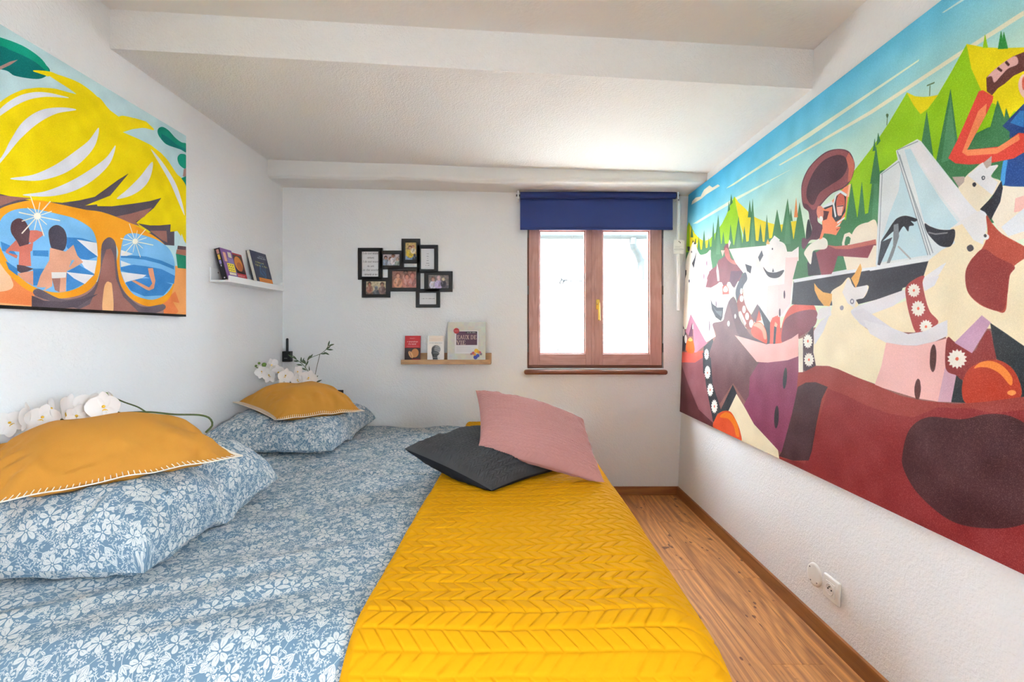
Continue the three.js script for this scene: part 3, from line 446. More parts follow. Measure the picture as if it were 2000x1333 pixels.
  ['f', '#33343c', 0, [1842, 691, 1889, 684, 1841, 769, 1831, 766]],
  ['l', '#a8a8aa', 0, [1916, 719, 1965, 766], 5],
  ['f', '#f0e4cf', 0, [2218, 700, 2242, 620, 2293, 638, 2336, 651, 2340, 770, 2298, 767, 2275, 769, 2240, 738]],
  ['f', '#f0bcb0', 0, [2275, 662, 2294, 661, 2336, 671, 2337, 698, 2273, 696]],
  ['f', '#e6e8ea', 0, [2243, 727, 2295, 693, 2337, 687, 2339, 743, 2261, 754]],
  ['f', '#274a8c', 1, [2238, 607, 2244, 561, 2290, 554, 2338, 564, 2341, 650, 2293, 637, 2253, 623]],
  ['l', '#4a9ad8', 1, [2241, 614, 2243, 585, 2246, 560], 12],
  ['f', '#24407c', 0, [2236, 463, 2285, 430, 2328, 428, 2332, 537, 2288, 505, 2255, 501, 2255, 486]],
  ['f', '#2f74b8', 0, [2255, 463, 2277, 443, 2286, 447, 2287, 488]],
  ['f', '#e8c0b4', 1, [2271, 377, 2276, 356, 2289, 357, 2321, 380, 2324, 448, 2284, 412]],
  ['f', '#d8604e', 1, [2290, 380, 2289, 389, 2288, 394, 2286, 395, 2283, 392, 2281, 385, 2280, 375, 2280, 367, 2282, 361, 2284, 360, 2287, 364, 2289, 371]],
  ['f', '#e0483a', 0, [2168, 339, 2179, 342, 2208, 372, 2206, 386, 2189, 415, 2140, 489, 2192, 504, 2232, 515, 2276, 498, 2306, 513, 2307, 547, 2267, 558, 2209, 549, 2148, 532, 2107, 514, 2084, 491, 2111, 448]],
  ['f', '#f08a5a', 0, [2169, 393, 2191, 384, 2189, 415, 2140, 489, 2223, 515, 2276, 501, 2279, 516, 2224, 530, 2141, 505, 2126, 490]],
  ['f', '#63342f', 0, [2188, 312, 2203, 304, 2255, 294, 2280, 298, 2323, 298, 2325, 360, 2282, 345, 2259, 344, 2237, 353, 2220, 356, 2205, 367, 2191, 350]],
  ['f', '#dba9a2', 1, [2189, 313, 2203, 304, 2232, 296, 2260, 296, 2267, 319, 2244, 318, 2227, 327, 2210, 336, 2203, 317, 2194, 312]],
  ['l', '#4a2420', 0, [2218, 303, 2227, 315], 5],
  ['l', '#4a2420', 0, [2238, 298, 2245, 310], 5],
  ['f', '#efe2c8', 1, [2120, 589, 2140, 563, 2162, 551, 2187, 541, 2207, 557, 2228, 563, 2211, 586, 2238, 610, 2213, 641, 2186, 668, 2174, 666]],
  ['f', '#e9e9ea', 0, [2146, 562, 2187, 541, 2207, 557, 2226, 561, 2221, 571, 2209, 585, 2229, 607, 2216, 636]],
  ['f', '#b9a89c', 0, [2099, 551, 2136, 562, 2135, 577, 2120, 586]],
  ['f', '#b9a89c', 0, [2189, 542, 2210, 532, 2210, 555, 2198, 560]],
  ['f', '#33313a', 1, [2171, 595, 2170, 597, 2168, 599, 2166, 599, 2163, 597, 2162, 595, 2161, 592, 2161, 589, 2163, 588, 2166, 588, 2168, 589, 2170, 592]],
  ['f', '#2d3540', 1, [2194, 584, 2194, 587, 2192, 588, 2190, 588, 2188, 587, 2187, 584, 2186, 582, 2186, 579, 2188, 578, 2190, 578, 2192, 579, 2194, 581]],
  ['f', '#efece8', 1, [2192, 584, 2192, 585, 2191, 586, 2191, 586, 2190, 585, 2189, 584, 2189, 582, 2189, 581, 2189, 580, 2190, 580, 2191, 581, 2192, 582]],
  ['f', '#2d2d35', 0, [2238, 607, 2242, 626, 2237, 660, 2215, 701, 2199, 677, 2185, 666, 2216, 642]],
  ['f', '#f0e0bd', 0, [2100, 699, 2131, 686, 2170, 746, 2196, 760, 2205, 743, 2201, 727, 2301, 873, 2345, 907, 2348, 989, 1997, 987, 2015, 832, 2032, 782, 2074, 758, 2116, 745]],
  ['f', '#f0e0bd', 0, [1800, 935, 1950, 900, 2020, 862, 2069, 833, 2299, 817, 2342, 837, 2350, 1055, 2307, 1030, 2220, 978, 2183, 1046, 2129, 1028, 2103, 1019, 2076, 976, 1989, 999, 1880, 996, 1775, 979]],
  ['f', '#e9e6e4', 0, [2100, 699, 2128, 686, 2180, 670, 2203, 688, 2203, 727, 2196, 763, 2170, 746, 2135, 694]],
  ['f', '#e9e6e4', 0, [2015, 832, 2076, 802, 2090, 797, 2069, 828, 2024, 859]],
  ['f', '#2f2e36', 1, [2013, 666, 2032, 679, 2063, 695, 2093, 703, 2111, 705, 2114, 725, 2106, 747, 2092, 751, 2065, 741, 2037, 713, 2020, 689]],
  ['f', '#4a464a', 1, [2171, 769, 2170, 773, 2166, 775, 2162, 776, 2157, 774, 2154, 770, 2152, 765, 2153, 761, 2157, 759, 2161, 758, 2166, 760, 2169, 764]],
  ['l', '#8a8688', 0, [2028, 696, 2052, 706, 2090, 710], 4],
  ['f', '#b04a38', 1, [2203, 688, 2219, 713, 2246, 746, 2298, 786, 2316, 805, 2280, 830, 2267, 852, 2264, 901, 2260, 945, 2237, 942, 2194, 923, 2160, 887, 2151, 835, 2166, 799, 2194, 775, 2208, 738]],
  ['f', '#8f332f', 1, [2166, 802, 2197, 776, 2234, 803, 2278, 833, 2268, 855, 2264, 901, 2257, 939, 2234, 941, 2193, 920, 2160, 887, 2151, 835]],
  ['f', '#e9e9e9', 1, [2212, 746, 2211, 750, 2208, 752, 2205, 752, 2201, 750, 2198, 747, 2197, 743, 2198, 740, 2200, 737, 2204, 737, 2208, 739, 2211, 742]],
  ['f', '#4a4646', 1, [2205, 742, 2205, 744, 2204, 745, 2202, 745, 2200, 744, 2199, 742, 2198, 740, 2198, 739, 2200, 737, 2202, 737, 2203, 738, 2205, 740]],
  ['f', '#e3e0e2', 0, [1653, 921, 1803, 893, 1948, 863, 1954, 886, 1905, 912, 1806, 937, 1662, 970]],
  ['f', '#e3e0e2', 0, [2019, 834, 2069, 833, 2055, 859, 2023, 873, 2013, 851]],
  ['f', '#a6423f', 1, [1954, 853, 1990, 831, 2018, 827, 2013, 848, 2026, 898, 2043, 937, 2072, 970, 2030, 992, 1998, 999, 1974, 952, 1956, 893]],
  ['f', '#f2ece0', 0, [2001, 870, 2006, 875, 2000, 877, 2002, 883, 1995, 882, 1994, 889, 1988, 885, 1984, 890, 1980, 884, 1974, 887, 1972, 880, 1965, 881, 1967, 874, 1960, 871, 1965, 866, 1959, 861, 1966, 859, 1963, 852, 1971, 854, 1972, 847, 1978, 851, 1982, 846, 1986, 852, 1992, 849, 1994, 856, 2001, 856, 1999, 862, 2006, 865]],
  ['f', '#e86a50', 1, [1987, 868, 1986, 870, 1985, 871, 1983, 872, 1981, 871, 1980, 869, 1979, 868, 1980, 866, 1981, 865, 1983, 864, 1985, 865, 1986, 866]],
  ['f', '#f2ece0', 0, [2021, 926, 2027, 932, 2020, 935, 2022, 942, 2015, 941, 2014, 949, 2007, 945, 2003, 951, 1998, 944, 1992, 948, 1990, 940, 1982, 941, 1984, 933, 1976, 930, 1982, 924, 1976, 918, 1983, 916, 1980, 908, 1989, 909, 1989, 902, 1996, 906, 2001, 900, 2005, 907, 2012, 903, 2013, 911, 2021, 911, 2019, 918, 2026, 921]],
  ['f', '#e86a50', 1, [2006, 926, 2005, 928, 2004, 929, 2002, 930, 2000, 929, 1998, 927, 1998, 925, 1998, 923, 1999, 922, 2002, 921, 2004, 922, 2005, 924]],
  ['f', '#f2ece0', 0, [2049, 982, 2054, 987, 2048, 989, 2050, 995, 2043, 995, 2042, 1001, 2036, 998, 2033, 1003, 2028, 998, 2022, 1001, 2021, 995, 2014, 995, 2016, 989, 2009, 987, 2014, 982, 2008, 977, 2015, 975, 2013, 968, 2020, 969, 2021, 962, 2027, 966, 2031, 960, 2035, 966, 2041, 963, 2042, 969, 2049, 969, 2047, 975, 2054, 977]],
  ['f', '#e86a50', 1, [2035, 982, 2035, 984, 2034, 985, 2032, 985, 2030, 985, 2028, 984, 2028, 982, 2028, 980, 2030, 979, 2031, 978, 2033, 979, 2035, 980]],
  ['f', '#f0e0bd', 1, [1507, 1106, 1500, 1002, 1544, 953, 1593, 932, 1607, 893, 1598, 842, 1654, 818, 1693, 795, 1724, 835, 1787, 833, 1790, 851, 1771, 876, 1735, 880, 1746, 901, 1710, 923, 1758, 968, 1825, 1001, 1900, 1031, 1940, 1036, 1928, 1082]],
  ['f', '#f0e0bd', 0, [1500, 1062, 1539, 1028, 1608, 980, 1763, 981, 1820, 1002, 1883, 1035, 1870, 1110, 1845, 1176, 1738, 1159, 1606, 1132, 1521, 1136, 1503, 1103]],
  ['f', '#e6e2e0', 0, [1661, 847, 1688, 796, 1724, 835, 1787, 833, 1790, 851, 1771, 876, 1735, 880, 1728, 910, 1693, 891]],
  ['f', '#e6e2e0', 0, [1514, 941, 1530, 904, 1596, 896, 1604, 933, 1532, 949]],
  ['f', '#dcd9dc', 0, [1501, 1017, 1500, 994, 1544, 953, 1593, 932, 1558, 998, 1509, 1051]],
  ['f', '#dcd8dc', 0, [1710, 923, 1774, 915, 1897, 982, 1938, 1000, 1940, 1039, 1900, 1031, 1825, 1001, 1758, 968]],
  ['f', '#dfa44e', 0, [1490, 795, 1513, 816, 1549, 838, 1602, 849, 1603, 871, 1591, 896, 1557, 892, 1521, 862, 1495, 826]],
  ['f', '#dfa44e', 0, [1749, 751, 1757, 772, 1743, 817, 1731, 836, 1705, 799, 1723, 784]],
  ['f', '#8b8690', 1, [1671, 907, 1670, 911, 1667, 914, 1662, 915, 1656, 914, 1653, 911, 1651, 906, 1652, 902, 1656, 899, 1661, 898, 1666, 899, 1670, 903]],
  ['f', '#7d7a86', 1, [1724, 886, 1723, 891, 1720, 894, 1715, 895, 1710, 893, 1707, 890, 1705, 885, 1706, 880, 1709, 877, 1714, 876, 1719, 878, 1723, 881]],
  ['f', '#e8e6e4', 1, [1719, 886, 1719, 888, 1717, 890, 1715, 890, 1712, 889, 1711, 888, 1710, 885, 1710, 883, 1712, 881, 1714, 881, 1717, 881, 1719, 883]],
  ['f', '#e3e0e2', 0, [1774, 955, 1884, 980, 1968, 1005, 2030, 996, 2072, 975, 2101, 964, 2103, 1009, 2063, 1026, 2000, 1040, 1948, 1040, 1882, 1034, 1809, 1004]],
  ['f', '#eeb9b2', 0, [1882, 1034, 1948, 1041, 2000, 1041, 2063, 1027, 2103, 1016, 2102, 1102, 2082, 1201, 2007, 1201, 1839, 1181, 1866, 1112]],
  ['f', '#d3a8b6', 0, [2101, 1099, 2136, 1120, 2124, 1196, 2082, 1201]],
  ['f', '#2c3034', 0, [2136, 1120, 2153, 1130, 2168, 1191, 2124, 1196]],
  ['f', '#5b3330', 1, [2070, 1075, 2069, 1095, 2066, 1110, 2061, 1116, 2055, 1110, 2051, 1096, 2050, 1076, 2051, 1055, 2055, 1041, 2060, 1035, 2065, 1040, 2069, 1055]],
  ['f', '#5b3330', 1, [2022, 1173, 2020, 1189, 2017, 1201, 2011, 1206, 2006, 1202, 2002, 1191, 2000, 1175, 2002, 1159, 2006, 1147, 2011, 1142, 2017, 1146, 2020, 1158]],
  ['f', '#8b3230', 1, [2103, 1017, 2129, 1028, 2180, 1052, 2201, 1020, 2221, 993, 2236, 1032, 2243, 1067, 2216, 1093, 2186, 1126, 2153, 1130, 2136, 1119, 2103, 1102]],
  ['f', '#c59ab2', 0, [2127, 1028, 2201, 954, 2225, 973, 2178, 1055]],
  ['f', '#f2ece0', 0, [2158, 1072, 2164, 1078, 2156, 1081, 2159, 1089, 2150, 1089, 2149, 1097, 2142, 1093, 2137, 1101, 2132, 1094, 2124, 1099, 2122, 1091, 2113, 1092, 2116, 1084, 2107, 1081, 2113, 1075, 2106, 1069, 2115, 1065, 2111, 1057, 2121, 1058, 2122, 1049, 2130, 1053, 2135, 1046, 2140, 1053, 2147, 1048, 2149, 1056, 2158, 1055, 2155, 1063, 2164, 1066]],
  ['f', '#e86a50', 1, [2140, 1073, 2140, 1075, 2138, 1077, 2136, 1078, 2134, 1077, 2132, 1076, 2131, 1074, 2132, 1071, 2133, 1070, 2136, 1069, 2138, 1069, 2140, 1071]],
  ['f', '#2b2f33', 0, [2225, 975, 2265, 1002, 2307, 1032, 2350, 1061, 2354, 1153, 2306, 1156, 2305, 1126, 2279, 1085, 2245, 1067, 2236, 1032]],
  ['f', '#b83c26', 1, [2166, 1192, 2154, 1149, 2169, 1103, 2203, 1079, 2245, 1070, 2279, 1085, 2299, 1115, 2306, 1154, 2277, 1172, 2220, 1187]],
  ['f', '#f08a3a', 1, [2186, 1095, 2203, 1079, 2233, 1074, 2262, 1086, 2283, 1111, 2281, 1131, 2255, 1105, 2228, 1092, 2203, 1091]],
  ['f', '#f09a52', 1, [2294, 1148, 2293, 1151, 2289, 1154, 2285, 1156, 2280, 1155, 2276, 1154, 2274, 1151, 2276, 1147, 2279, 1145, 2284, 1143, 2289, 1143, 2293, 1145]],
  ['f', '#4b3038', 0, [1427, 1034, 1494, 975, 1501, 1028, 1501, 1082, 1521, 1136, 1457, 1164, 1435, 1158]],
  ['f', '#e6dcc8', 0, [1397, 1030, 1428, 1023, 1438, 1170, 1407, 1173]],
  ['f', '#f2ece0', 0, [1488, 1037, 1495, 1044, 1486, 1047, 1489, 1056, 1480, 1056, 1479, 1065, 1470, 1061, 1465, 1069, 1459, 1061, 1451, 1066, 1449, 1057, 1439, 1058, 1442, 1048, 1432, 1045, 1438, 1038, 1431, 1031, 1440, 1027, 1436, 1018, 1447, 1019, 1447, 1009, 1456, 1014, 1461, 1006, 1467, 1014, 1475, 1009, 1477, 1019, 1487, 1018, 1485, 1027, 1494, 1030]],
  ['f', '#e86a50', 1, [1468, 1037, 1468, 1040, 1466, 1042, 1464, 1043, 1461, 1042, 1459, 1040, 1458, 1038, 1459, 1035, 1460, 1033, 1463, 1032, 1466, 1033, 1468, 1035]],
  ['f', '#f2ece0', 0, [1501, 1113, 1509, 1119, 1499, 1123, 1503, 1132, 1492, 1131, 1492, 1141, 1482, 1137, 1477, 1145, 1471, 1137, 1462, 1143, 1460, 1134, 1449, 1135, 1452, 1126, 1441, 1124, 1448, 1116, 1440, 1110, 1450, 1106, 1446, 1097, 1457, 1098, 1458, 1088, 1468, 1093, 1473, 1085, 1479, 1092, 1488, 1087, 1490, 1096, 1500, 1095, 1498, 1103, 1508, 1106]],
  ['f', '#e86a50', 1, [1480, 1114, 1480, 1117, 1478, 1119, 1475, 1119, 1472, 1119, 1470, 1117, 1469, 1115, 1470, 1113, 1472, 1111, 1475, 1110, 1477, 1110, 1480, 1112]],
  ['f', '#9a3f38', 0, [1405, 1175, 1443, 1170, 1521, 1138, 1594, 1133, 1652, 1140, 1738, 1159, 1845, 1180, 1949, 1203, 2012, 1216, 2081, 1226, 2088, 1371, 1292, 1589, 1284, 1569, 1305, 1545, 1370, 1366, 1400, 1260]],
  ['f', '#9a3f38', 0, [1414, 1183, 1538, 1138, 1651, 1143, 1799, 1181, 1905, 1201, 2032, 1206, 2139, 1200, 2219, 1182, 2312, 1156, 2426, 1122, 2505, 1084, 2660, 1049, 2678, 1741, 2328, 1583, 1296, 1576, 1427, 1386]],
  ['f', '#8c2f30', 0, [1601, 1222, 1708, 1235, 1803, 1256, 1909, 1267, 2001, 1262, 2081, 1219, 2187, 1205, 2238, 1209, 2313, 1188, 2506, 1112, 2662, 1094, 2678, 1741, 2328, 1583, 1296, 1576, 1479, 1550, 1552, 1362]],
  ['f', '#4c2b2e', 1, [1966, 1381, 1989, 1301, 2051, 1253, 2155, 1240, 2220, 1215, 2280, 1208, 2335, 1230, 2395, 1282, 2389, 1365, 2327, 1457, 2232, 1508, 2132, 1526, 2028, 1488, 1973, 1431]],
  ['f', '#4a3034', 0, [1405, 1238, 1460, 1213, 1525, 1204, 1599, 1215, 1566, 1267, 1541, 1364, 1517, 1487, 1500, 1530, 1391, 1560, 1284, 1569, 1305, 1545, 1370, 1366, 1400, 1260]],
];
const LEFT_ART = [
  ['f', '#00736f', 1, [359, 89, 477, 58, 536, 62, 634, 38, 692, 50, 697, 70, 660, 110, 583, 141, 536, 145, 371, 228]],
  ['f', '#079a7c', 1, [390, 107, 491, 53, 536, 43, 571, 34, 608, 28, 642, 29, 671, 36, 691, 52, 696, 68, 677, 65, 647, 58, 608, 59, 564, 65, 536, 69, 449, 103]],
  ['f', '#b08a80', 0, [491, 180, 536, 136, 566, 104, 589, 85, 566, 114, 536, 146, 491, 192]],
  ['f', '#078a72', 1, [1220, 53, 1234, 34, 1259, 23, 1294, 25, 1336, 41, 1380, 46, 1416, 40, 1415, 81, 1374, 83, 1326, 90, 1274, 96, 1244, 86, 1224, 72]],
  ['f', '#00706e', 0, [1244, 61, 1284, 59, 1347, 71, 1415, 68, 1415, 81, 1374, 83, 1294, 95, 1244, 86]],
  ['f', '#0a9a7e', 1, [1352, 137, 1363, 116, 1385, 102, 1416, 102, 1416, 161, 1391, 169, 1363, 160]],
  ['f', '#b08a80', 0, [1397, 175, 1416, 161, 1416, 207, 1391, 212]],
  ['f', '#0a8a74', 0, [1374, 229, 1416, 203, 1416, 277, 1385, 248]],
  ['f', '#f08a52', 0, [-148, 829, 536, 781, 652, 836, 670, 906, 652, 917, -148, 939]],
  ['f', '#f6b07a', 0, [-148, 934, 536, 900, 634, 904, 634, 925, -148, 948]],
  ['f', '#f4c49c', 1, [181, 804, 536, 772, 567, 810, 536, 863, 181, 880]],
  ['f', '#a88078', 0, [652, 836, 1329, 722, 1329, 927, 634, 929]],
  ['f', '#f7a45e', 0, [1277, 679, 1448, 655, 1448, 931, 1261, 924]],
  ['f', '#f2854a', 0, [1254, 851, 1336, 796, 1365, 850, 1319, 847, 1358, 891, 1329, 917, 1261, 919]],
  ['f', '#5a4f58', 0, [-148, 701, 536, 549, 634, 539, 921, 377, 1049, 313, 1196, 395, 1261, 389, 1294, 479, 1329, 496, 1329, 571, 921, 624, 536, 616, -148, 783]],
  ['f', '#f2d500', 1, [641, 93, 696, 65, 731, 58, 776, 48, 823, 43, 874, 50, 919, 67, 983, 94, 1030, 112, 1063, 131, 983, 325, 688, 424, 536, 450, 469, 450, 409, 404, 491, 317, 536, 252, 571, 210, 621, 165, 677, 133, 731, 111, 776, 99, 804, 91, 761, 84, 699, 83]],
  ['f', '#f2d500', 0, [-148, 627, 279, 389, 536, 252, 707, 197, 921, 77, 1022, 94, 1082, 58, 1150, 44, 1196, 57, 1180, 68, 1105, 93, 1030, 141, 1105, 136, 1196, 147, 1294, 195, 1365, 260, 1414, 322, 1425, 554, 1347, 492, 1294, 479, 1261, 389, 1150, 414, 1218, 381, 1105, 397, 921, 476, 840, 505, 957, 411, 1049, 318, 874, 468, 746, 519, 634, 542, 536, 549, -148, 701]],
  ['f', '#f2d500', 1, [975, 96, 1022, 76, 1080, 60, 1132, 56, 1196, 61, 1150, 76, 1088, 105, 1022, 145, 1050, 144, 1123, 138, 1177, 138, 1244, 147, 1294, 177, 1347, 215, 1380, 227, 1419, 277, 1419, 464, 983, 559, 874, 402, 874, 142, 898, 57]],
  ['f', '#c3dfe2', 0, [1022, 145, 1071, 112, 1127, 82, 1150, 74, 1196, 64, 1224, 97, 1294, 143, 1347, 200, 1300, 175, 1244, 151, 1177, 138, 1105, 139]],
  ['f', '#c3dfe2', 0, [699, 80, 731, 83, 776, 88, 803, 92, 770, 101, 716, 114, 660, 140, 608, 173, 660, 122]],
  ['f', '#e9eaf0', 1, [533, 278, 550, 253, 574, 224, 608, 191, 652, 161, 694, 142, 734, 130, 773, 121, 716, 146, 677, 165, 629, 197, 583, 240, 550, 278, 533, 298, 491, 346]],
  ['f', '#e9eaf0', 1, [449, 575, 536, 434, 567, 363, 608, 283, 670, 215, 746, 170, 803, 152, 726, 201, 660, 264, 600, 342, 559, 409, 520, 472]],
  ['f', '#e9eaf0', 1, [567, 488, 642, 451, 724, 387, 804, 306, 858, 246, 902, 178, 887, 250, 836, 328, 763, 402, 677, 457, 616, 479]],
  ['f', '#e9eaf0', 1, [607, 531, 686, 495, 783, 428, 881, 342, 940, 281, 983, 217, 958, 295, 892, 379, 804, 455, 705, 507]],
  ['f', '#e9eaf0', 1, [990, 437, 1042, 384, 1112, 307, 1186, 213, 1179, 274, 1141, 338, 1070, 398]],
  ['f', '#e9eaf0', 1, [1179, 158, 1250, 191, 1335, 260, 1380, 335, 1402, 405, 1353, 342, 1300, 271, 1234, 208]],
  ['f', '#5a4f58', 0, [840, 505, 957, 432, 1049, 313, 996, 357, 885, 459, 766, 517, 634, 546, 536, 549, 536, 616, 707, 537, 921, 542, 1077, 510, 840, 521]],
  ['f', '#5a4f58', 0, [848, 515, 874, 499, 964, 476, 1073, 436, 1173, 397, 1241, 364, 1196, 421, 1095, 511, 1073, 520, 978, 514, 874, 520]],
  ['f', '#a06c62', 0, [978, 516, 1063, 481, 1184, 424, 1139, 475, 1089, 510, 1111, 524, 1079, 523]],
  ['f', '#5a4f58', 0, [1105, 515, 1173, 508, 1232, 495, 1304, 474, 1295, 576, 1232, 560, 1161, 531]],
  ['f', '#a06c62', 0, [1173, 532, 1276, 511, 1282, 565, 1244, 558]],
  ['f', '#a06c62', 0, [279, 644, 536, 553, 634, 535, 583, 556, 536, 586, 279, 706]],
  ['f', '#cfe4e4', 0, [1382, 503, 1413, 559, 1358, 569]],
  ['f', '#5a4a52', 0, [1354, 568, 1413, 562, 1420, 578, 1351, 585]],
  ['f', '#a8705c', 0, [1347, 588, 1420, 578, 1420, 607, 1341, 610]],
  ['f', '#1c8a68', 0, [1341, 610, 1420, 609, 1424, 672, 1354, 677]],
  ['f', '#fba525', 1, [513, 637, 536, 596, 600, 557, 660, 535, 746, 527, 840, 521, 921, 511, 1035, 519, 1165, 543, 1254, 573, 1301, 613, 1329, 671, 1329, 747, 1301, 824, 1234, 867, 1150, 876, 1071, 852, 1022, 812, 996, 760, 988, 708, 996, 653, 965, 607, 933, 622, 913, 667, 909, 740, 885, 803, 829, 848, 746, 870, 679, 866, 617, 848, 567, 810, 536, 772, 506, 720]],
  ['f', '#7fbdea', 1, [536, 635, 553, 609, 583, 587, 624, 572, 671, 567, 731, 565, 792, 565, 840, 576, 874, 594, 891, 629, 896, 670, 893, 716, 878, 764, 840, 806, 792, 834, 738, 849, 695, 849, 654, 841, 611, 819, 574, 785, 550, 748, 536, 719, 524, 681]],
  ['f', '#7fbdea', 1, [1032, 583, 1079, 563, 1139, 561, 1220, 567, 1288, 591, 1321, 628, 1334, 677, 1331, 729, 1308, 779, 1263, 819, 1196, 844, 1139, 844, 1079, 829, 1037, 791, 1012, 745, 1005, 697, 1012, 639]],
  ['f', '#3f86c8', 0, [537, 702, 565, 710, 589, 741, 565, 733, 542, 730]],
  ['f', '#3f86c8', 0, [641, 713, 695, 704, 695, 725, 641, 730]],
  ['f', '#3f86c8', 0, [765, 643, 828, 634, 893, 640, 896, 693, 848, 715, 800, 708, 765, 678]],
  ['f', '#3f86c8', 0, [553, 763, 589, 783, 589, 805, 562, 787]],
  ['f', '#3f86c8', 0, [641, 776, 695, 769, 674, 829, 641, 833]],
  ['f', '#4a8fd0', 0, [765, 774, 840, 806, 792, 832, 765, 842]],
  ['f', '#3f86c8', 0, [816, 739, 883, 767, 848, 797, 768, 770]],
  ['f', '#f2eef0', 0, [808, 643, 893, 640, 898, 693, 857, 673]],
  ['f', '#f2eef0', 0, [816, 717, 893, 711, 883, 763, 840, 746]],
  ['f', '#f2eef0', 0, [765, 772, 878, 770, 840, 808, 796, 792]],
  ['f', '#5f4348', 1, [568, 650, 574, 629, 593, 614, 615, 620, 631, 653, 631, 679, 615, 706, 596, 711, 585, 688, 571, 668]],
  ['f', '#d87a68', 0, [585, 688, 596, 708, 641, 687, 637, 714, 631, 718, 634, 767, 593, 773, 596, 724, 565, 726, 559, 734, 589, 738, 586, 748, 553, 735, 553, 728]],
  ['f', '#d87a68', 0, [631, 646, 654, 641, 678, 643, 674, 654, 637, 688, 627, 686]],
  ['f', '#54464e', 0, [588, 770, 611, 770, 641, 776, 605, 797, 589, 789]],
  ['f', '#e09a80', 0, [589, 799, 641, 783, 641, 833, 611, 819]],
  ['f', '#4a4450', 1, [697, 635, 713, 613, 735, 606, 757, 619, 765, 650, 757, 687, 731, 705, 709, 695, 700, 669]],
  ['f', '#e8a98a', 0, [702, 693, 761, 697, 792, 666, 808, 703, 832, 725, 792, 753, 765, 767, 761, 844, 738, 848, 735, 799, 709, 798, 709, 829, 678, 849, 688, 835, 654, 838, 667, 796, 699, 738]],
  ['f', '#f2eeea', 0, [707, 780, 763, 773, 761, 792, 709, 802]],
  ['f', '#a8786c', 0, [709, 802, 740, 798, 736, 848, 720, 842]],
  ['f', '#7fbdea', 0, [786, 725, 796, 723, 776, 751]],
  ['f', '#3f86c8', 0, [1012, 672, 1079, 661, 1150, 654, 1244, 658, 1327, 673, 1327, 688, 1232, 673, 1139, 669, 1073, 673, 1012, 680]],
  ['f', '#3f86c8', 0, [1010, 721, 1079, 701, 1150, 698, 1244, 698, 1334, 720, 1327, 758, 1232, 754, 1150, 745, 1073, 742, 1010, 733]],
  ['f', '#3f86c8', 0, [1035, 783, 1116, 758, 1202, 744, 1314, 764, 1257, 820, 1139, 833, 1063, 814]],
  ['f', '#f2eef0', 0, [1012, 648, 1073, 654, 1042, 667, 1010, 672]],
  ['f', '#f2eef0', 0, [1010, 693, 1063, 701, 1012, 719]],
  ['f', '#f2eef0', 0, [1012, 741, 1150, 737, 1127, 752, 1042, 778, 1032, 784]],
  ['f', '#f0a47c', 0, [1068, 772, 1084, 768, 1167, 792, 1187, 772, 1167, 730, 1161, 705, 1190, 701, 1205, 757, 1196, 793, 1167, 805, 1150, 802]],
  ['f', '#6a5c64', 1, [913, 688, 918, 641, 940, 612, 965, 607, 985, 633, 990, 718, 1011, 802, 1063, 852, 1135, 882, 1254, 864, 1261, 887, 1165, 913, 1049, 908, 874, 911, 786, 900, 652, 868, 660, 844, 746, 874, 829, 858, 885, 814, 909, 750]],
  ['f', '#a06c62', 0, [921, 707, 938, 659, 960, 651, 975, 678, 985, 772, 1022, 844, 1105, 906, 807, 912, 862, 886, 897, 813]],
  ['f', '#f8bd84', 1, [922, 913, 926, 826, 938, 793, 954, 790, 966, 806, 970, 911]],
  ['f', '#5a4f58', 0, [637, 869, 679, 884, 746, 883, 829, 868, 897, 843, 807, 899, 726, 910, 637, 911]],
  ['l', '#f8ead8', 0, [656, 591, 738, 587], 4],
  ['l', '#f8ead8', 0, [656, 591, 689, 612], 3],
  ['l', '#f8ead8', 0, [656, 591, 679, 654], 4],
  ['l', '#f8ead8', 0, [656, 591, 646, 640], 3],
  ['l', '#f8ead8', 0, [656, 591, 604, 661], 4],
  ['l', '#f8ead8', 0, [656, 591, 604, 620], 3],
  ['l', '#f8ead8', 0, [656, 591, 595, 593], 4],
  ['l', '#f8ead8', 0, [656, 591, 623, 570], 3],
  ['l', '#f8ead8', 0, [656, 591, 630, 522], 4],
  ['l', '#f8ead8', 0, [656, 591, 665, 541], 3],
  ['l', '#f8ead8', 0, [656, 591, 702, 527], 4],
  ['l', '#f8ead8', 0, [656, 591, 707, 561], 3],
  ['f', '#fdf4e8', 1, [667, 588, 665, 595, 659, 600, 652, 602, 646, 599, 644, 593, 646, 586, 652, 581, 659, 579, 665, 582]],
  ['l', '#f8ead8', 0, [1087, 597, 1191, 594], 4],
  ['l', '#f8ead8', 0, [1087, 597, 1129, 619], 3],
  ['l', '#f8ead8', 0, [1087, 597, 1116, 661], 4],
  ['l', '#f8ead8', 0, [1087, 597, 1075, 646], 3],
  ['l', '#f8ead8', 0, [1087, 597, 1022, 667], 4],
  ['l', '#f8ead8', 0, [1087, 597, 1022, 627], 3],
  ['l', '#f8ead8', 0, [1087, 597, 1010, 599], 4],
  ['l', '#f8ead8', 0, [1087, 597, 1046, 576], 3],
  ['l', '#f8ead8', 0, [1087, 597, 1055, 528], 4],
  ['l', '#f8ead8', 0, [1087, 597, 1099, 547], 3],
  ['l', '#f8ead8', 0, [1087, 597, 1145, 533], 4],
  ['l', '#f8ead8', 0, [1087, 597, 1151, 568], 3],
  ['f', '#fdf4e8', 1, [1101, 594, 1098, 601, 1091, 607, 1082, 608, 1075, 606, 1073, 600, 1075, 593, 1082, 587, 1091, 585, 1098, 588]],
  ['f', '#1a1512', 0, [0, 907, 1500, 907, 1500, 930, 0, 930]],
];
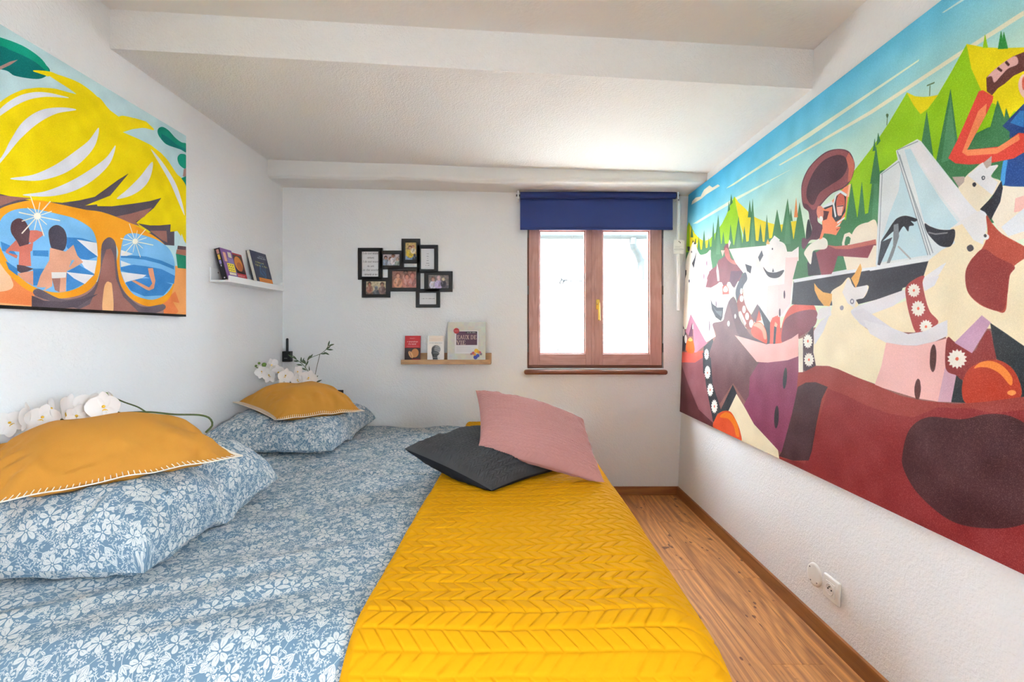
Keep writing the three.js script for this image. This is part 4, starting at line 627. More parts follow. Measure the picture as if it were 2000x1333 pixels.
const weave = dataTex(128, 128, (x, y) => 0.5 + 0.25 * Math.sin(x / 128 * 6.283 * 16) * (Math.floor(y / 4) % 2 ? 1 : -1) + 0.25 * hash(x, y, 5), false);
function painting(name, label, W, H, T, art, backdrop, pxw, rough) {
  const t = thing(name, label, 'painting'), c = canvas(pxw, Math.round(pxw * H / W), (x, w, h) => { x.save(); x.scale(w / (W * 1000), w / (W * 1000)); backdrop(x); paintShapes(x, art); x.restore(); grain(x, w, h, pxw); });
  const uvm = scaled(weave, W / 0.06, H / 0.06);
  const face = new THREE.MeshPhysicalMaterial({ map: canvasTex(c), roughness: rough, bumpMap: uvm, bumpScale: 0.0004, specularIntensity: 0.28 });
  mesh('canvas_face', new THREE.PlaneGeometry(W, H), face, t, [W / 2, -H / 2, T]);
  mesh('stretcher', (() => { const g = rbox(0.0005, W - 0.0005, -H + 0.0005, -0.0005, 0, T - 0.0006, 0.003); return g; })(), black, t);
  return t;
}
{
  const R = painting('painting', 'long cartoon canvas of cows and a woman driving an open car', 2.62, 1.58, 0.02, RIGHT_ART, (x) => {
    const g = x.createLinearGradient(0, 0, 60, 720); g.addColorStop(0, '#35a9db'); g.addColorStop(0.3, '#74c8e2'); g.addColorStop(0.6, '#b9dfd2'); g.addColorStop(1, '#e2ecd0'); x.fillStyle = g; x.fillRect(0, 0, 2700, 1700);
  }, 2048, 0.48);
  R.children[1].material = std('#a8763f', 0.8);
  const y = 2.195, n = Math.atan(0.04);
  R.position.set(xr(y) - 0.001, y, -3.47); R.rotation.set(0, -Math.PI / 2, 0); R.rotateX(-n);
  const L = painting('painting', 'canvas of a blond head in orange sunglasses mirroring bathers', 1.414, 0.917, 0.03, LEFT_ART, (x) => { x.fillStyle = '#c3dfe2'; x.fillRect(0, 0, 1500, 1000); }, 1600, 0.6);
  L.position.set(XL + 0.001, 2.192, -1.0); L.rotation.set(0, Math.PI / 2, 0);
}
// ---------- fabrics ----------
const FT = 0.86;   // metres covered by one tile of the floral print
const floral = canvas(2048, 2048, (x, w) => {
  const bg = '#637f93', ink = '#c9cbc8', S = w / FT; seed = 99;
  x.fillStyle = bg; x.fillRect(0, 0, w, w);
  const spots = [], free = (px, py, r) => spots.every(([a, b, q]) => { let dx = Math.abs(px - a), dy = Math.abs(py - b); dx = Math.min(dx, FT - dx); dy = Math.min(dy, FT - dy); return dx * dx + dy * dy > (r + q) ** 2; });
  const tiled = (px, py, r, draw) => { for (const ox of [-FT, 0, FT]) for (const oy of [-FT, 0, FT]) { const a = px + ox, b = py + oy; if (a < -r || b < -r || a > FT + r || b > FT + r) continue; x.save(); x.translate(a * S, b * S); x.scale(S, S); draw(); x.restore(); } };
  const leaf = (l, wd, vein) => { x.beginPath(); x.moveTo(0, 0); x.quadraticCurveTo(l * 0.35, -wd, l, 0); x.quadraticCurveTo(l * 0.45, wd, 0, 0); x.fillStyle = ink; x.fill(); if (vein) { x.beginPath(); x.moveTo(l * 0.15, 0); x.lineTo(l * 0.8, 0); x.strokeStyle = bg; x.lineWidth = 0.0012; x.stroke(); } };
  const flower = (r, n, rot) => { for (let i = 0; i < n; i++) { x.save(); x.rotate(rot + i / n * 6.283 + 0.15 * Math.sin(i * 7)); x.beginPath(); x.moveTo(r * 0.16, 0); x.bezierCurveTo(r * 0.4, -r * 0.38, r * 0.95, -r * 0.42, r, -r * 0.05); x.bezierCurveTo(r * 1.02, r * 0.3, r * 0.5, r * 0.3, r * 0.16, 0); x.fillStyle = ink; x.fill(); x.beginPath(); x.moveTo(r * 0.3, 0); x.lineTo(r * 0.68, -r * 0.02); x.strokeStyle = bg; x.lineWidth = 0.0011; x.stroke(); x.restore(); } x.beginPath(); x.arc(0, 0, r * 0.1, 0, 7); x.fillStyle = ink; x.fill(); };
  const sprig = (l, n, rot, bend) => { x.rotate(rot); x.strokeStyle = ink; x.lineWidth = 0.0022; x.beginPath(); x.moveTo(0, 0); x.quadraticCurveTo(l * 0.5, bend * l, l, 0); x.stroke(); for (let i = 1; i <= n; i++) { const t = i / (n + 0.4), px = l * t, py = 2 * (1 - t) * t * bend * l; for (const s of [-1, 1]) { x.save(); x.translate(px, py); x.rotate(s * 0.9 + (0.5 - t) * bend * 2); leaf(l * 0.3 * (1.15 - t * 0.5), l * 0.085, l > 0.05); x.restore(); } } x.save(); x.translate(l, 0); x.rotate(-bend); leaf(l * 0.22, l * 0.07); x.restore(); };
  const bud = (r, rot) => { x.rotate(rot); for (const a of [-0.5, 0, 0.5]) { x.save(); x.rotate(a); leaf(r * 1.7, r * 0.42, true); x.restore(); } x.strokeStyle = ink; x.lineWidth = 0.002; x.beginPath(); x.moveTo(0, 0); x.quadraticCurveTo(-r * 0.8, r * 0.2, -r * 1.5, r * 0.9); x.stroke(); };
  const berries = (r, rot) => { x.rotate(rot); for (let i = 0; i < 7; i++) { const a = i * 0.9, q = r * (0.35 + 0.6 * ((i * 0.37) % 1)); x.strokeStyle = ink; x.lineWidth = 0.0012; x.beginPath(); x.moveTo(0, 0); x.lineTo(q * Math.cos(a), q * Math.sin(a)); x.stroke(); x.beginPath(); x.arc(q * Math.cos(a), q * Math.sin(a), r * 0.16, 0, 7); x.fillStyle = ink; x.fill(); } };
  const put = (count, r0, r1, gap, draw) => { for (let i = 0, k = 0; i < count && k < count * 40; k++) { const px = rnd() * FT, py = rnd() * FT, r = rr(r0, r1); if (!free(px, py, r * gap)) continue; spots.push([px, py, r * gap]); const rot = rnd() * 6.283, b = rr(-0.35, 0.35), m = rnd(); tiled(px, py, r * 2.2, () => draw(r, rot, b, m)); i++; } };
  put(60, 0.032, 0.046, 0.74, (r, rot, b, m) => flower(r, m > 0.6 ? 6 : 5, rot));
  put(130, 0.022, 0.032, 0.72, (r, rot, b, m) => m > 0.45 ? (x.rotate(rot), x.translate(-r, 0), sprig(r * 2.3, 4, 0, b)) : bud(r, rot));
  put(240, 0.012, 0.019, 0.75, (r, rot, b, m) => m > 0.5 ? flower(r, 5, rot) : (x.rotate(rot), x.translate(-r, 0), sprig(r * 2.4, 3, 0, b)));
  put(520, 0.007, 0.011, 0.8, (r, rot, b, m) => m > 0.4 ? (x.rotate(rot), x.translate(-r, 0), leaf(r * 2.3, r * 0.8, true)) : berries(r * 1.1, rot));
  put(1100, 0.0042, 0.006, 0.85, (r, rot, b, m) => m > 0.5 ? (x.rotate(rot), x.translate(-r, 0), leaf(r * 2.2, r * 0.8)) : berries(r, rot));
  for (let i = 0; i < 40; i++) { const px = rnd() * FT, py = rnd() * FT, rot = rnd() * 6.283, l = rr(0.05, 0.09), b = rr(-0.6, 0.6); tiled(px, py, 0.12, () => { x.rotate(rot); x.strokeStyle = ink; x.lineWidth = 0.0022; x.beginPath(); x.moveTo(0, 0); x.bezierCurveTo(l * 0.4, b * l, l * 0.8, b * l, l, -b * l * 0.3); x.stroke(); }); }
});
const linenBump = dataTex(256, 256, (x, y) => 0.5 + 0.3 * Math.sin(x * 0.7854) * Math.sin(y * 0.7854) + 0.2 * hash(x, y, 9), false);
const floralMat = new THREE.MeshPhysicalMaterial({ map: canvasTex(floral, 1 / 0.52), roughness: 0.75, bumpMap: scaled(linenBump, 8), bumpScale: 0.0003, sheen: 0.3, sheenColor: new THREE.Color(0.8, 0.85, 0.9), sheenRoughness: 0.5, side: THREE.DoubleSide });
const velvet = (c, s, sc) => new THREE.MeshPhysicalMaterial({ color: c, roughness: 0.85, specularIntensity: 0.35, sheen: s, sheenColor: new THREE.Color(sc), sheenRoughness: 0.35, side: THREE.DoubleSide });
const throwMat = velvet('#d69600', 0.14, '#ffb020'), pinkMat = velvet('#c08a84', 1.0, '#f0d0ca'), greyMat = velvet('#474748', 0.6, '#9a9a98'), greySide = velvet('#26272c', 0.2, '#606470');
const mustard = new THREE.MeshPhysicalMaterial({ color: '#c5862a', roughness: 0.85, bumpMap: scaled(linenBump, 10), bumpScale: 0.0008, sheen: 0.3, sheenColor: new THREE.Color('#f0b860'), side: THREE.DoubleSide });
const yarn = std('#efe6d4', 0.9);

// ---------- beds, duvets, throw ----------
const TOP = 0.532, XFOOT = 0.43, ZN = -0.95, ZS = -2.26;   // duvet top, foot edge, near edge, seam between the beds
const edge = (s, flat, r) => s < flat ? [s, 0] : s < flat + r * Math.PI / 2 ? [flat + r * Math.sin((s - flat) / r), r * (1 - Math.cos((s - flat) / r))] : [flat + r, r + (s - flat - r * Math.PI / 2)];
for (const [i, z0, z1, l] of [[0, ZS - 1.22, ZS - 0.01, 'farther single bed with hidden wooden base, against the window wall'], [1, ZS + 0.01, ZN - 0.05, 'nearer single bed with hidden wooden base, closest to the viewer']]) {
  const t = thing('bed', l, 'bed', [0, 0, 0], [0, 0, 0], 'two beds pushed together');
  mesh('base', rbox(-1.66, 0.33, 0.14, 0.28, z0 + 0.02, z1 - 0.02, 0.01), oakMat, t);
  mesh('mattress', rbox(-1.66, 0.36, 0.282, 0.488, z0 + 0.02, z1 - 0.03, 0.05, 4), std('#e8e6e0', 0.9), t);
  for (const x of [-1.6, 0.27]) for (const z of [z0 + 0.08, z1 - 0.1]) mesh('leg', new THREE.CylinderGeometry(0.03, 0.022, 0.142, 14), oakMat, t, [x, 0.0705, z]);
}
// height of the duvets above the floor, as seen from above
function folds(x, z) {
  const n = noise(x * 1.7 + 5, z * 1.7, 0, 81) - 0.5, m = noise(x * 4, z * 4 + 3, 0, 82) - 0.5, f = noise(x * 2.2 - z * 1.2 + 9, (z + x * 0.55) * 13, 0, 83) - 0.5, f2 = noise(x * 5, z * 26 + x * 9, 0, 84) - 0.5;
  const by = smooth(-0.25, -0.7, x);   // creases gather towards the pillows
  return 0.022 * n + 0.012 * m + (0.019 * f + 0.008 * f2) * (0.2 + 0.8 * by);
}
function duvet(label, zFar, zNear, near) {
  const rx = 0.07, rz = near ? 0.17 : 0.045, fx = XFOOT - rx + 1.665, fz = -(zFar - zNear) - rz, dropX = 0.22, dropZ = near ? 0.32 : 0.09;
  const LX = fx + rx * Math.PI / 2 + dropX, LZ = fz + rz * Math.PI / 2 + dropZ;
  const g = grid(260, 200, (u, v) => {
    const [x, dx] = edge(u * LX, fx, rx), [z, dz] = edge(v * LZ, fz, rz), X = -1.665 + x, Z = zFar + z;
    const farEdge = near ? 0.03 * (1 - smooth(0, 0.06, z)) ** 2 : 0.01 * (1 - smooth(0, 0.05, z));
    return [X, TOP - (near ? 0 : 0.012) + folds(X, Z) * (1 - smooth(0, 0.1, dz)) - dx - dz - farEdge, Z];
  }, (u, v) => [u * LX, v * LZ + (near ? 0.37 : 0)]);
  g.index.array.reverse(); g.computeVertexNormals();
  return tag(mesh('duvet', g, floralMat), label, 'duvet', 'floral duvets');
}
duvet('blue and white floral duvet on the farther bed', -3.485, ZS - 0.005, false);
duvet('blue and white floral duvet on the nearer bed', ZS + 0.004, ZN, true);
const plait = (a, b, cw, ch) => {   // raised cells slanting one way and the other in alternate rows, 0..1
  const row = Math.floor(b / ch), v = b / ch - row, s = row & 1 ? 1 : -1; let u = (a + s * (v - 0.5) * cw * 1.1) / cw; u -= Math.floor(u);
  return Math.pow(clamp(9 * u * (1 - u)), 0.6) * Math.pow(clamp(8 * v * (1 - v)), 0.6);
};
{
  const rx = 0.085, rz = 0.18, x0 = -0.335, fx = XFOOT + 0.016 - rx - x0, zFar = -3.47, fz = -(zFar - (ZN + 0.012)) - rz, LX = fx + rx * Math.PI / 2 + 0.2, LZ = fz + rz * Math.PI / 2 + 0.3;
  const NU = 400, NV = 1020;
  const g = grid(NU, NV, (u, v) => {
    const a = u * LX, b = v * LZ, [x, dx] = edge(a, fx, rx), [z, dz] = edge(b, fz, rz), X0 = x0 + x + 0.02 * Math.sin(b * 1.7 + 0.5) * (1 - smooth(0, 0.5, a)), Z = zFar + z;
    const h = 0.0066 * plait(a + 0.004 * noise(a * 8, b * 8, 0, 91), b + 0.004 * noise(a * 6, b * 6, 0, 92), 0.036, 0.0415);
    const hem = Math.sqrt(clamp(a / 0.022)) * Math.sqrt(clamp((b + 0.002) / 0.03)), flat = 1 - smooth(0, 0.12, dz + dx), soft = 0.006 * (noise(a * 3, b * 3, 0, 93) - 0.5);
    const lift = 0.004 + (0.019 + h + soft) * hem, kx = dx / rx >= 1 ? 1 : Math.sin(Math.acos(1 - Math.min(1, dx / rx))), kz = dz / rz >= 1 ? 1 : Math.sin(Math.acos(1 - Math.min(1, dz / rz)));
    return [X0 + lift * kx, TOP + folds(Math.min(X0, XFOOT), Z) * flat - dx - dz + lift * (1 - Math.max(kx, kz) * 0.8), Z + lift * kz];
  }, (u, v) => [u * LX, v * LZ]);
  g.index.array.reverse(); g.computeVertexNormals();
  tag(mesh('throw_blanket', g, throwMat), 'golden yellow velvet throw quilted in plaited rows across the bed foot', 'blanket');
}
// ---------- pillows and cushions ----------
// corners in order; up bulges along the normal of the quad; pattern adds relief
function pillow(c, o) {
  const [A, B, C, D] = c.map((p) => V(...p)), N = V(0, 0, 0).crossVectors(B.clone().sub(A), D.clone().sub(A)).normalize(), e1 = A.distanceTo(B), e2 = A.distanceTo(D), n = o.n ?? 90;
  const at = (u, v, side) => {   // u, v in -1..1
    const pu = u * (1 - o.pinch * (1 - v * v) * u * u), pv = v * (1 - o.pinch * (1 - u * u) * v * v), a = (pu + 1) / 2, b = (pv + 1) / 2;
    const p = V(0, 0, 0).addScaledVector(A, (1 - a) * (1 - b)).addScaledVector(B, a * (1 - b)).addScaledVector(C, a * b).addScaledVector(D, (1 - a) * b);
    const fl = o.flange ?? 0, su = clamp(Math.abs(u) / (1 - fl)), sv = clamp(Math.abs(v) / (1 - fl)), env = Math.pow((1 - Math.pow(su, o.pow ?? 2.4)) * (1 - Math.pow(sv, o.pow ?? 2.4)), o.soft ?? 0.55);
    const rim = smooth(0.5, 0.92, Math.max(su, sv)) * (1 - smooth(0.97, 1, Math.max(su, sv))), wr = o.wrinkle * ((noise(u * 3 + o.s, v * 3, 0, 101) - 0.5) * env * 1.6 + (noise(u * 9 + o.s, v * 9, 0, 102) - 0.5) * rim);
    let h = side > 0 ? o.up * env : -o.down * env; h += (wr + (o.fold ? o.fold(u, v, side) : 0)) * (side > 0 ? 1 : 0.6);
    if (side > 0 && o.relief) h += o.relief(u * e1 / 2, v * e2 / 2) * Math.min(1, env * 3);
    p.addScaledVector(N, h);
    if (o.ceil) { const q = o.ceil(p.x, p.z); if (p.y > q) p.y = q; }
    if (o.floor) { const q = o.floor(p.x, p.z) + (side > 0 ? 0.008 * env : 0); if (p.y < q) p.y = q; }
    return p;
  };
  const m = (k) => 0.45 * (k * 2 - 1) + 0.55 * Math.sin((k - 0.5) * Math.PI), nb = o.nb ?? 60, top = byLength(grid(n, n, (u, v) => at(m(u), m(v), 1).toArray()), n, o.s * 0.13), bot = byLength(grid(nb, nb, (u, v) => at(m(1 - u), m(v), -1).toArray()), nb, o.s * 0.2);
  return { top, bot, at, e1, e2 };
}
function byLength(g, n, shift) {   // uv in metres measured along the cloth from its middle lines
  const p = g.attributes.position, uv = g.attributes.uv, P = (i, j) => { const k = j * (n + 1) + i; return [p.getX(k), p.getY(k), p.getZ(k)]; }, d = (a, b) => Math.hypot(a[0] - b[0], a[1] - b[1], a[2] - b[2]), h = n >> 1, st = 1;
  for (let j = 0; j <= n; j++) { const run = [0]; for (let i = 1; i <= n; i++) run[i] = run[i - 1] + (i % st ? 0 : d(P(i, j), P(i - st, j))); for (let i = 0; i <= n; i++) { const a = i - i % st, f = (i % st) / st, nx = run[Math.min(n, a + st)] ?? run[n]; uv.setX(j * (n + 1) + i, run[a] + (nx - run[a]) * f - run[h - h % st] + shift); } }
  for (let i = 0; i <= n; i++) { const run = [0]; for (let j = 1; j <= n; j++) run[j] = run[j - 1] + (j % st ? 0 : d(P(i, j), P(i, j - st))); for (let j = 0; j <= n; j++) { const a = j - j % st, f = (j % st) / st, nx = run[Math.min(n, a + st)] ?? run[n]; uv.setY(j * (n + 1) + i, run[a] + (nx - run[a]) * f - run[h - h % st]); } }
  return g;
}
function heightMap(g, sign, none) {   // upper (sign 1) or lower (sign -1) surface of a sheet on a 10 mm grid
  const cells = new Map(), p = g.attributes.position, key = (x, z) => Math.round(x * 100) * 10007 + Math.round(z * 100);
  for (let i = 0; i < p.count; i++) { const k = key(p.getX(i), p.getZ(i)), y = p.getY(i), o = cells.get(k); if (o === undefined || sign * y > sign * o) cells.set(k, y); }
  return (x, z) => { let s = 0, n = 0; for (const a of [-0.01, 0, 0.01]) for (const b of [-0.01, 0, 0.01]) { const y = cells.get(key(x + a, z + b)); if (y !== undefined) { s += y; n++; } } return n > 3 ? s / n : none; };
}
const bedTop = (x, z) => TOP - (z < ZS ? 0.012 : 0) + folds(Math.min(x, XFOOT), z) + (x > -0.345 ? 0.034 * smooth(-0.345, -0.3, x) : 0) + 0.003;
function cushion(name, label, category, c, o, m1, m2, group) {
  const t = thing(name, label, category, [0, 0, 0], [0, 0, 0], group), P = pillow(c, o);
  mesh('front_cover', P.top, m1, t); mesh('back_cover', P.bot, m2 ?? m1, t);
  return { t, P };
}
const gather = (u, v, side) => side < 0 ? 0 : 0.015 * Math.sin(u * 13 + 4 * noise(u * 2, 3, 0, 7)) * Math.exp(-(((v + 0.72) / 0.22) ** 2)) * (1 - u * u) + 0.013 * Math.sin(v * 12 + 2) * Math.exp(-(((u - 0.72) / 0.22) ** 2)) * (1 - v * v);   // cloth gathers along the seams
function stitched(label, c, o) {
  const { t, P } = cushion('cushion', label, 'cushion', c, o, mustard, null, 'mustard cushions');
  const parts = [], rim = [];
  for (let k = 0; k < 4; k++) for (let i = 0; i < 44; i++) {
    const s = -1 + 2 * i / 44, uv = (q, d) => [[q, -d], [d, q], [-q, d], [-d, -q]][k];
    const p = P.at(...uv(s, 1), 1), q = P.at(...uv(s * 0.955, 0.945), 1); q.y += 0.0015;
    rim.push(p.clone()); parts.push(new THREE.TubeGeometry(new THREE.LineCurve3(p, q), 1, 0.0013, 5));
  }
  parts.push(new THREE.TubeGeometry(new THREE.CatmullRomCurve3(rim, true), 700, 0.0021, 5, true));
  mesh('blanket_stitch', mergeGeometries(parts), yarn, t).userData.label = 'white yarn edging';
  const under = heightMap(P.bot, -1, 9); under.top = heightMap(P.top, 1, -9); return under;
}
const underNear = stitched('mustard cushion with white stitched edge, nearest the viewer', [[-1.357, 0.757, -1.19], [-0.885, 0.79, -1.57], [-1.31, 0.812, -1.93], [-1.665, 0.82, -1.47]], { up: 0.135, down: 0.05, pinch: 0.05, wrinkle: 0.024, s: 1.3, flange: 0.05, pow: 2, soft: 0.62, n: 140, fold: gather });
const underFar = stitched('mustard cushion with white stitched edge, on the far pillow', [[-1.262, 0.725, -2.55], [-0.885, 0.72, -2.88], [-1.25, 0.77, -3.22], [-1.635, 0.785, -2.8]], { up: 0.14, down: 0.05, pinch: 0.07, wrinkle: 0.018, s: 5.9, flange: 0.05, n: 110, fold: gather });
// floral pillows: corners listed anticlockwise from above so that the bulge points up
cushion('pillow', 'plump blue floral pillow under the mustard cushion nearest the viewer', 'pillow', [[-1.67, 0.59, -1.2], [-0.98, 0.555, -1.27], [-0.99, 0.575, -2.03], [-1.67, 0.62, -1.98]], { up: 0.2, down: 0.05, pinch: 0.03, wrinkle: 0.026, ceil: (x, z) => underNear(x, z) - 0.004, floor: bedTop, s: 3.1, pow: 4.2, soft: 0.42, n: 120, fold: (u, v) => -0.05 * Math.exp(-((v - 0.1) ** 2) / 0.02) * smooth(0.3, 1, u) }, floralMat, null, 'floral pillows');
cushion('pillow', 'blue floral pillow under the mustard cushion near the window wall', 'pillow', [[-1.67, 0.575, -2.5], [-0.97, 0.555, -2.57], [-0.965, 0.58, -3.4], [-1.67, 0.59, -3.38]], { up: 0.17, down: 0.04, pinch: 0.03, wrinkle: 0.022, ceil: (x, z) => underFar(x, z) - 0.004, floor: bedTop, s: 8.7, pow: 4, soft: 0.42, n: 110, fold: (u, v) => -0.03 * Math.exp(-((v + 0.15) ** 2) / 0.02) * smooth(0.3, 1, u) }, floralMat, null, 'floral pillows');
const ripple = (cw, ch, h) => (a, b) => h * plait(a, b, cw, ch);
const grey = cushion('cushion', 'charcoal velvet cushion with rippled front, under the pink one', 'cushion', [[-0.076, 0.575, -1.87], [0.25, 0.575, -2.2], [-0.17, 0.69, -2.5], [-0.479, 0.672, -2.14]], { up: 0.085, down: 0.095, pinch: 0.07, wrinkle: 0.014, s: 2.2, n: 370, soft: 0.5, relief: ripple(0.021, 0.0135, 0.0072), floor: bedTop }, greyMat, greySide);
const onGrey = heightMap(grey.P.top, 1, -9);
cushion('cushion', 'dusty pink velvet cushion leaning over the charcoal one', 'cushion', [[-0.14, 0.69, -2.06], [0.387, 0.572, -1.956], [0.35, 0.77, -2.29], [-0.178, 0.903, -2.4]], { up: 0.1, down: 0.07, pinch: 0.06, wrinkle: 0.014, s: 4.4, n: 370, soft: 0.5, relief: ripple(0.02, 0.0125, 0.0075), floor: (x, z) => Math.max(bedTop(x, z), onGrey(x, z) + 0.003) }, pinkMat);
// ---------- orchid sprays and the leafy twig ----------
const petalMat = new THREE.MeshPhysicalMaterial({ color: '#fbf6f2', roughness: 0.8, transmission: 0.12, thickness: 0, side: THREE.DoubleSide });
const lipMat = std('#f0c23a', 0.6, { side: THREE.DoubleSide }), stemMat = std('#4b5a2c', 0.6), budMat = std('#6f8f3f', 0.6), leafMat = std('#55684a', 0.7, { side: THREE.DoubleSide });
const petalGeo = (l, w, cup) => grid(12, 8, (u, v) => { const a = u * l, k = Math.pow(Math.max(0, Math.sin(Math.PI * Math.pow(u, 0.85))), 0.6) * w, b = (v - 0.5) * 2; return [b * k, a, cup * a * a / l + 0.25 * k * b * b * 0.8]; });
const wide = petalGeo(0.036, 0.021, 0.25), slim = petalGeo(0.036, 0.0125, 0.2), lipGeo = petalGeo(0.013, 0.006, 0.9);
function orchid(parent, pos, rot, s) {
  const f = part('flower', parent, pos, rot); f.scale.setScalar(s * 1.22);
  for (const [g, a] of [[slim, 0], [wide, 1.35], [wide, -1.35], [slim, 2.5], [slim, -2.5]]) mesh('petal', g, petalMat, f, [0, 0, 0], [0, 0, a]);
  const lip = mesh('lip', lipGeo, lipMat, f, [0, -0.002, 0.003], [0.9, 0, Math.PI]); lip.userData.label = 'yellow flower centre';
  mesh('column', new THREE.SphereGeometry(0.0032, 10, 8), lipMat, f, [0, 0.003, 0.006]);
}
const pix = (px, py, d) => [(px - 998) * d / 930, 1.2 - (py - 648) * d / 930, -d];
{
  const t = thing('orchid_spray', 'white artificial orchid spray lying on the near mustard cushion', 'flower', [0, 0, 0], [0, 0, 0], 'orchid sprays'), d = 1.62;
  const P = (x, y, dd = d) => { const p = pix(x, y, dd); p[1] = Math.max(p[1], underNear.top(p[0], p[2]) + 0.004); return p; };
  mesh('stem', tube([P(-40, 852), P(20, 841), P(80, 827), P(150, 816), P(215, 809), P(290, 807), P(340, 810), P(395, 812), P(410, 818), P(415, 830), P(402, 845)], 0.0032, 80, 7), stemMat, t);
  mesh('side_stem', tube([P(285, 807), P(270, 796), P(240, 785), P(210, 771)], 0.0024, 30, 7), stemMat, t);
  for (const [x, y, r] of [[206, 771, 0.0085], [216, 780, 0.007], [0, 838, 0.009]]) { const b = mesh('bud', new THREE.SphereGeometry(r, 12, 10), budMat, t, P(x, y)); b.scale.set(1.5, 0.9, 0.9); }
  for (const [x, y, dd, rx, ry, rz, s] of [[20, 832, 1.58, 0.1, 0.9, 0.5, 1.05], [58, 820, 1.56, -0.1, -0.5, 0.2, 1.15], [80, 822, 1.56, 0.2, 1.1, -0.4, 1.1], [95, 806, 1.6, 0.3, 2.2, 0.3, 1.0], [131, 806, 1.58, 0.1, 2.9, 0.2, 1.25], [148, 818, 1.55, 0.3, 1.3, 0.6, 0.95], [172, 797, 1.6, 0, 0.9, -0.5, 1.05], [206, 802, 1.56, -0.1, 0.15, 0.1, 1.25], [224, 789, 1.6, 0.2, -0.6, 0.6, 0.9]]) orchid(t, P(x, y - 5, dd), [rx, ry, rz], s);
  for (const a of [[[40, 838], [45, 826]], [[100, 824], [88, 817]], [[163, 813], [155, 808]], [[235, 808], [222, 802]]]) mesh('flower_stalk', tube(a.map((p) => P(...p)), 0.0016, 6, 6), stemMat, t);
}
{
  const t = thing('orchid_spray', 'white artificial orchid spray lying on the far mustard cushion', 'flower', [0, 0, 0], [0, 0, 0], 'orchid sprays'), P = (x, y, dd = 3.02) => pix(x, y, dd);
  mesh('stem', tube([P(498, 716), P(512, 724), P(535, 737), P(560, 746), P(590, 748), P(618, 750)], 0.003, 50, 7), stemMat, t);
  for (const [x, y, r] of [[500, 715, 0.007], [506, 710, 0.008], [516, 713, 0.014], [508, 721, 0.007], [537, 722, 0.006]]) mesh('bud', new THREE.SphereGeometry(r, 12, 10), budMat, t, P(x, y));
  for (const [x, y, dd, rx, ry, rz, s] of [[512, 727, 3.0, 0, 0.2, 0.3, 1.0], [527, 734, 2.98, 0.1, -0.2, 0.1, 1.15], [529, 714, 3.04, 0.2, 1.2, 0.2, 1.15], [546, 729, 3.0, 0, -0.3, 0.2, 1.3], [556, 735, 2.97, 0.2, 0.9, -0.3, 1.2], [580, 727, 3.05, 0, 1.3, 0.6, 1.0], [583, 744, 2.98, -0.1, -0.3, 0.2, 1.1], [602, 739, 3.0, 0.2, 0.4, -0.4, 1.3]]) orchid(t, P(x, y, dd), [rx, ry, rz], s);
  const w = thing('leafy_twig', 'slender green willow-leaved twig rising behind the far cushion', 'plant'), Q = (x, y, dd = 3.2) => pix(x, y, dd);
  const runs = [[[622, 756], [605, 730], [592, 713], [572, 698]], [[596, 720], [602, 703], [612, 697], [625, 692], [636, 684], [643, 672]], [[615, 735], [620, 712], [625, 692]], [[622, 756], [612, 742], [608, 740]]];
  for (const r of runs) mesh('stem', tube(r.map((p) => Q(...p)), 0.0018, 24, 6), stemMat, w);
  const lg = grid(6, 4, (u, v) => { const b = (v - 0.5) * 2; return [b * Math.sin(Math.PI * u) * 0.0055, u * 0.046, 0.006 * u * u]; });
  for (const [x, y, a, b] of [[574, 700, 1.0, 0], [580, 704, 0.5, 0.3], [584, 706, 1.5, -0.2], [588, 710, -0.1, 0.2], [592, 714, 1.2, 0.3], [596, 716, -0.6, 0], [590, 711, -0.5, 0.5], [600, 724, 1.0, 0.2], [604, 728, 0.1, -0.3], [600, 706, -0.5, 0.2], [598, 712, 0.3, 0.4], [598, 712, 0.9, 0], [603, 702, -0.7, 0.1], [636, 684, -0.9, 0.2], [640, 678, -0.35, 0], [641, 676, -1.3, 0], [637, 683, -1.7, 0.2], [632, 688, -2.0, 0], [626, 692, -1.45, 0.1], [612, 742, -0.9, 0], [617, 750, -0.2, 0.2], [616, 748, -1.2, 0.2], [620, 753, -1.7, 0], [602, 733, 1.4, 0.2], [614, 744, 0.4, 0.4]]) mesh('leaf', lg, leafMat, w, Q(x, y), [b, b * 2, a]);
}
